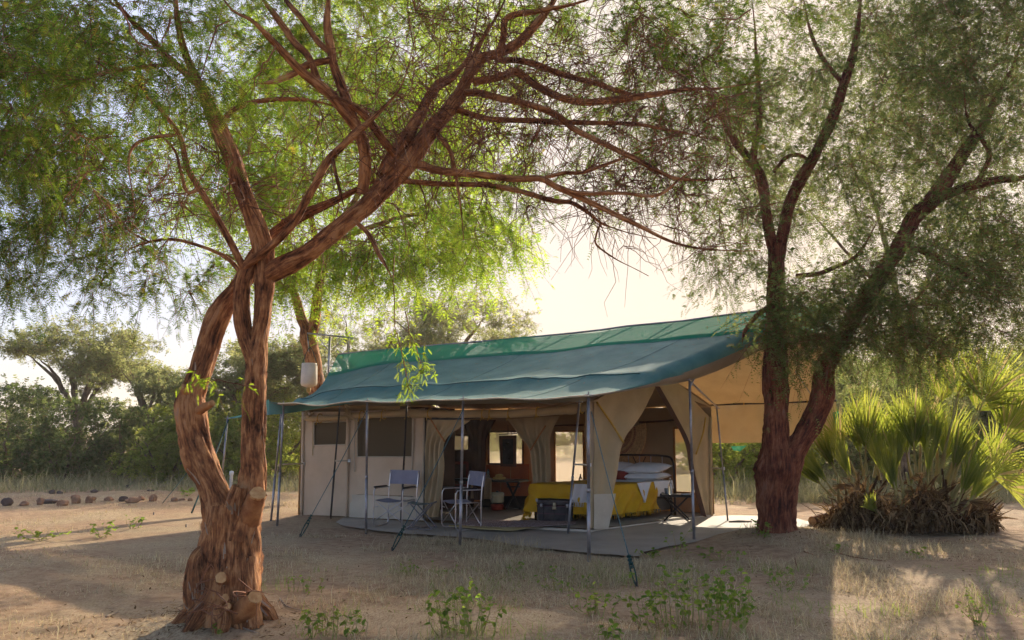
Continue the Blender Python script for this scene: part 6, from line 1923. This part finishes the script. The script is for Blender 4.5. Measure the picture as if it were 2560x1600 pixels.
weed('sparse weeds in the straw left of the nearest guy rope', 1420, 1470, 60, 180, 14, 50, .04, 23, .8)
weed('sparse weeds in front of the forked tree shadow edge', 1960, 1470, 60, 160, 14, 50, .04, 24, .8)
weed('tiny sprout at the foot of the gnarled trunk', 537, 1590, 30, 40, 3, 6, .06, 13)
weed('small weed on the lit ground at right', 2090, 1385, 34, 60, 5, 20, .05, 14)
weed('wispy weed under the palm clump in the lit ground', 2300, 1395, 34, 70, 6, 24, .05, 15)
weed('small green weed left of the nearest guy rope end', 1290, 1430, 40, 60, 5, 20, .05, 16)
weed('scrubby weed on the right edge near the bottom', 2440, 1560, 100, 130, 10, 46, .04, 17)
weed('green weed between the stones and the trunk', 470, 1240, 30, 110, 7, 30, .09, 18)

# ------------------------------------------------------------------ dry grass and straw
def blades(N, xr, yr, dens, hmin, hmax, flat, seed, w=.0022):
    r = np.random.default_rng(seed)
    x, y = r.uniform(*xr, N), r.uniform(*yr, N)
    k = dens(x, y) > r.random(N)
    x, y = x[k], y[k]
    n = len(x)
    base = np.stack([x, y, height(x, y) - .004], -1)
    az = r.uniform(0, 2 * math.pi, n)
    L = (hmin + (hmax - hmin) * r.random(n) ** 1.8) * np.clip(.8 + .7 * vnoise(np.stack([x * 2.2, y * 2.2, x * 0], -1), 33), .3, 1.6)
    el = np.where(r.random(n) < flat, r.uniform(.02, .25, n), r.uniform(.5, 1.45, n))
    d = np.stack([np.cos(az) * np.cos(el), np.sin(az) * np.cos(el), np.sin(el)], -1)
    d2 = unit(d + np.stack([r.normal(size=n) * .35, r.normal(size=n) * .35, -.25 - .2 * r.random(n)], -1))
    s = unit(np.stack([-np.sin(az), np.cos(az), r.normal(size=n) * .3], -1)) * (w * (.6 + .8 * r.random(n)))[:, None]
    m = base + d * (L * .55)[:, None]
    e = m + d2 * (L * .5)[:, None]
    m[:, 2] = np.maximum(m[:, 2], base[:, 2] + .006)
    e[:, 2] = np.maximum(e[:, 2], base[:, 2] + .004)
    V = np.stack([base - s, base + s, m + s * .8, base - s, m + s * .8, m - s * .8, m - s * .8, m + s * .8, e], 1).reshape(-1, 3)
    return V, np.repeat(r.random(n), 3)
def off_sheet(x, y):
    q = x * .876 - (y - 13.6) * .481
    r_ = x * .481 + (y - 13.6) * .876
    inside = (np.abs(q + .3) < 4.0) & (r_ > -1.9) & (r_ < 4)
    cl = (x - 4.03) ** 2 + (y - 11.95) ** 2 < .2
    return ~(inside | cl)
def d1(x, y):
    p = np.stack([x * .8, y * .8, x * 0], -1)
    px = x / y
    mid = np.exp(-((px - .12) / .45) ** 2) * .9 + .12
    return np.clip(fbm(p * 1.3, 12, 3) * 2.4 + .42, 0, 1) * mid * off_sheet(x, y)
V, tn = blades(220000, (-5, 8), (5.8, 12.5), d1, .04, .20, .5, 1, .0026)
o = big('dry_grass', V, 3, M['straw'], tint=tn); tag(o, 'pale dry straw grass lying over the earth', None, kind='stuff')
def d2(x, y):
    p = np.stack([x * .5, y * .5, x * 0], -1)
    return np.clip(fbm(p, 15, 3) + .55, 0, 1) * off_sheet(x, y) * (x < -3.2)
V, tn = blades(40000, (-16, -3), (9, 20), d2, .03, .11, .6, 2, .004)
o = big('dry_grass', V, 3, M['straw'], tint=tn); tag(o, 'golden dry grass on the sunlit ground at left', None, kind='stuff')
def d3(x, y):
    return np.clip(fbm(np.stack([x * .3, y * .3, x * 0], -1), 18, 2) + .8, 0, 1) * np.where(y > 17.5, 1.0, 0)
V, tn = blades(28000, (3.5, 14), (17.2, 26), d3, .2, .75, .05, 3, .007)
o = big('tall_grass', V, 3, M['grass_pale'], tint=tn); tag(o, 'tall pale grass standing behind the tent at right', None, kind='stuff')
V, tn = blades(18000, (-22, -3.5), (20.5, 27), d3, .15, .6, .05, 4, .007)
o = big('tall_grass', V, 3, M['grass_pale'], tint=tn); tag(o, 'tall pale grass along the bushes at left', None, kind='stuff')
V, tn = blades(40000, (-3, 6), (5.8, 9.5), lambda x, y: np.clip(fbm(np.stack([x * 1.9, y * 1.9, x * 0], -1), 25, 3) * 1.1 - .1, 0, .35) * off_sheet(x, y), .05, .20, .1, 5, .002)
o = big('green_grass', V, 3, M['leaf_weed'], tint=tn); tag(o, 'thin green grass sprouting among the straw', None, kind='stuff')
# dead leaves and litter
r = np.random.default_rng(6)
N = 2600
x, y = r.uniform(-5, 7, N), r.uniform(5.8, 13, N)
k = off_sheet(x, y); x, y = x[k], y[k]; n = len(x)
c_ = np.stack([x, y, height(x, y) + .006], -1)
a_ = r.uniform(0, 6.28, n); sz = r.uniform(.006, .02, n)
u_ = np.stack([np.cos(a_), np.sin(a_), r.normal(size=n) * .3], -1) * sz[:, None]; w_ = np.stack([-np.sin(a_), np.cos(a_), r.normal(size=n) * .3], -1) * (sz * .45)[:, None]
V = np.stack([c_ - u_, c_ + w_, c_ + u_, c_ - w_], 1).reshape(-1, 3)
o = big('leaf_litter', V, 4, M['palm_dry'], tint=r.random(n) ** 1.5); tag(o, 'small dead leaves and chips on the earth', None, kind='stuff')

r = np.random.default_rng(16)
lv, lt = [], []
for k in range(900):                                             # bark chips and pods round the two trunks
    cx_, cy_, sp_ = ((-2.6, 6.9, .55) if k < 520 else (4.03, 11.85, .5))
    x_, y_ = cx_ + r.normal() * sp_, cy_ + r.normal() * sp_ * .8
    c_ = np.array([x_, y_, gz(x_, y_) + .008]); a_ = r.random() * 6.28; s1 = r.uniform(.012, .05)
    d_ = np.array([math.cos(a_), math.sin(a_), r.normal() * .2]) * s1; w_ = np.array([-math.sin(a_), math.cos(a_), r.normal() * .3]) * r.uniform(.003, .009)
    lv += [c_ - d_, c_ + w_, c_ + d_, c_ - w_]; lt.append(r.random() ** 1.3)
o = big('bark_chips', np.array(lv), 4, M['palm_dry'], tint=lt); tag(o, 'bark chips and pods lying round the tree trunks', None, kind='stuff')

# ------------------------------------------------------------------ stones, logs, sticks, post
def rock(label, px, py, w_px, h_px, seed, mat='stone', group='stones edging the clearing'):
    b_ = Gs(px, py); s = mpp(b_)
    r = np.random.default_rng(seed)
    th = np.linspace(0, math.pi, 9); ph = np.linspace(0, 2 * math.pi, 14, endpoint=False)
    v = np.array([[math.sin(t) * math.cos(p), math.sin(t) * math.sin(p), math.cos(t)] for t in th for p in ph])
    v *= (1 + .35 * fbm(v * 1.3 + seed * 3.1, seed, 3))[:, None]
    v = v * np.array([w_px * s / 2, w_px * s / 2 * r.uniform(.6, .9), h_px * s * .62]) + np.array([0, 0, h_px * s * .35])
    f = [(i * 14 + j, i * 14 + (j + 1) % 14, (i + 1) * 14 + (j + 1) % 14, (i + 1) * 14 + j) for i in range(8) for j in range(14)]
    o = obj('field_stone', v, f, M[mat], smooth=True, sharp=35)
    o.location = tuple(b_); tag(o, label, 'stone', group)
stones = [(15, 1264, 22, 16, 1), (60, 1264, 22, 10, 0), (100, 1262, 18, 14, 0), (125, 1258, 34, 8, 1), (158, 1264, 24, 12, 0), (188, 1258, 18, 14, 0), (188, 1247, 20, 10, 0), (222, 1257, 14, 16, 0), (232, 1252, 12, 10, 0), (272, 1252, 20, 10, 0), (307, 1253, 18, 10, 1), (332, 1256, 32, 12, 0), (352, 1250, 14, 8, 0), (381, 1253, 16, 14, 0), (436, 1253, 14, 9, 0), (455, 1252, 16, 7, 0), (475, 1252, 12, 6, 0), (130, 1234, 14, 8, 1), (235, 1231, 16, 6, 1), (317, 1220, 12, 6, 1), (376, 1228, 14, 4, 1), (150, 1234, 12, 5, 1)]
names = ['pale flat', 'squat', 'pointed', 'rounded', 'leaning', 'low']
for k, (px, py, w, h, dk_) in enumerate(stones):
    where = 'far left end of the row' if px < 70 else ('left part of the row' if px < 200 else ('middle of the row' if px < 345 else 'row end nearest the trunk'))
    if py < 1240:
        where = 'scatter behind the row'
    rock('%s %s stone, number %d from the left, %s' % ('dark' if dk_ else 'rusty brown', names[k % 6], k + 1, where), px, py, w * 1.15, h * 1.2, 100 + k, 'stone_dark' if dk_ else 'stone')
lg = G(2035, 1318)
log = thing('sawn_log', 'short sawn log with pale cut face left of the palm clump', 'log', lg)
d = unit(np.array([.85, .5, .12])); a0 = lg + np.array([-.02, 0, .09])
v, f = tube_geo(np.array([a0, a0 + d * .12, a0 + d * .32]), np.array([.085, .09, .085]), 16)
mb = MB(); mb.add(v, f); mb.build('bark', M['bark'], log)
mb = MB(); an = np.linspace(0, 2 * math.pi, 16, endpoint=False); uu = unit(np.cross(d, [0, 0, 1])); ww = np.cross(d, uu)
cc = a0 - d * .004
mb.add(np.vstack([cc, cc + .083 * (np.cos(an)[:, None] * uu + np.sin(an)[:, None] * ww)]), [(0, 1 + (i + 1) % 16, 1 + i) for i in range(16)]); mb.build('cut_face', M['cut_wood'], log, False)
lg2 = G(1850, 1312)
l2 = thing('cut_branch', 'short pale cut branch lying behind the groundsheet', 'branch', lg2)
mb = MB(); mb.tube([lg2 + (-.18, 0, .035), lg2 + (0, .02, .04), lg2 + (.2, .03, .035)], [.03, .035, .03], 10); mb.build('wood', M['dead_wood'], l2)
for lab, pts in (('long thin stick on the ground right of the forked tree', [(2040, 1364), (2120, 1392), (2205, 1404)]), ('short dark stick in front of the forked tree', [(2010, 1381), (2045, 1393)]), ('small upright twig stuck in the earth', [(1988, 1400), (1992, 1420)]),
                 ('pale forked stick at the foot of the gnarled trunk', [(575, 1545), (600, 1570), (650, 1588)]), ('pale dry twig on the ground far left', [(265, 1545), (295, 1533)]), ('straw coloured dead branch right of the gnarled trunk', [(700, 1500), (720, 1520), (760, 1530)]), ('thin root end on the bare earth by the trunk', [(650, 1500), (670, 1515), (685, 1522)])):
    q = np.array([Gs(*p) + (0, 0, .012) for p in pts])
    if 'upright' in lab:
        q = np.array([Gs(1992, 1420), Gs(1992, 1420) + (-.02, 0, .12)])
    o = thing('fallen_stick', lab, 'stick', q[0], group='fallen sticks')
    mb = MB(); mb.tube(spline(q, 8), np.linspace(.010, .004, 8), 5); mb.build('wood', M['dead_wood'] if 'pale' in lab or 'straw' in lab else M['twig'], o)
pw = Gs(577, 1222)
wp = thing('marker_post', 'small white post seen through the fork of the near tree', 'post', pw)
mb = MB(); mb.lathe([(.045, -.05), (.04, .35), (.055, .37), (.055, .45), (.0, .47)], sides=12); mb.build('post', M['white_paint'], wp, local=True)

# ------------------------------------------------------------------ dusty air
def haze_box():
    m, nt, out = new_mat('dusty_air')
    v = nt.nodes.new('ShaderNodeVolumePrincipled')
    v.inputs['Color'].default_value = (1.0, 0.93, 0.86, 1)
    v.inputs['Density'].default_value = 0.0012
    v.inputs['Anisotropy'].default_value = 0.5
    nt.links.new(v.outputs[0], out.inputs['Volume'])
    gmax = max(float(np.abs(gx).max()), float(np.abs(gy).max())) + 5
    mb = MB(); mb.box((0, 0, 7.5), (2 * gmax, 2 * gmax, 17.4))
    o = mb.build('haze', m, None, False)
    tag(o, 'dusty sunlit air over the camp', None, kind='stuff')
haze_box()
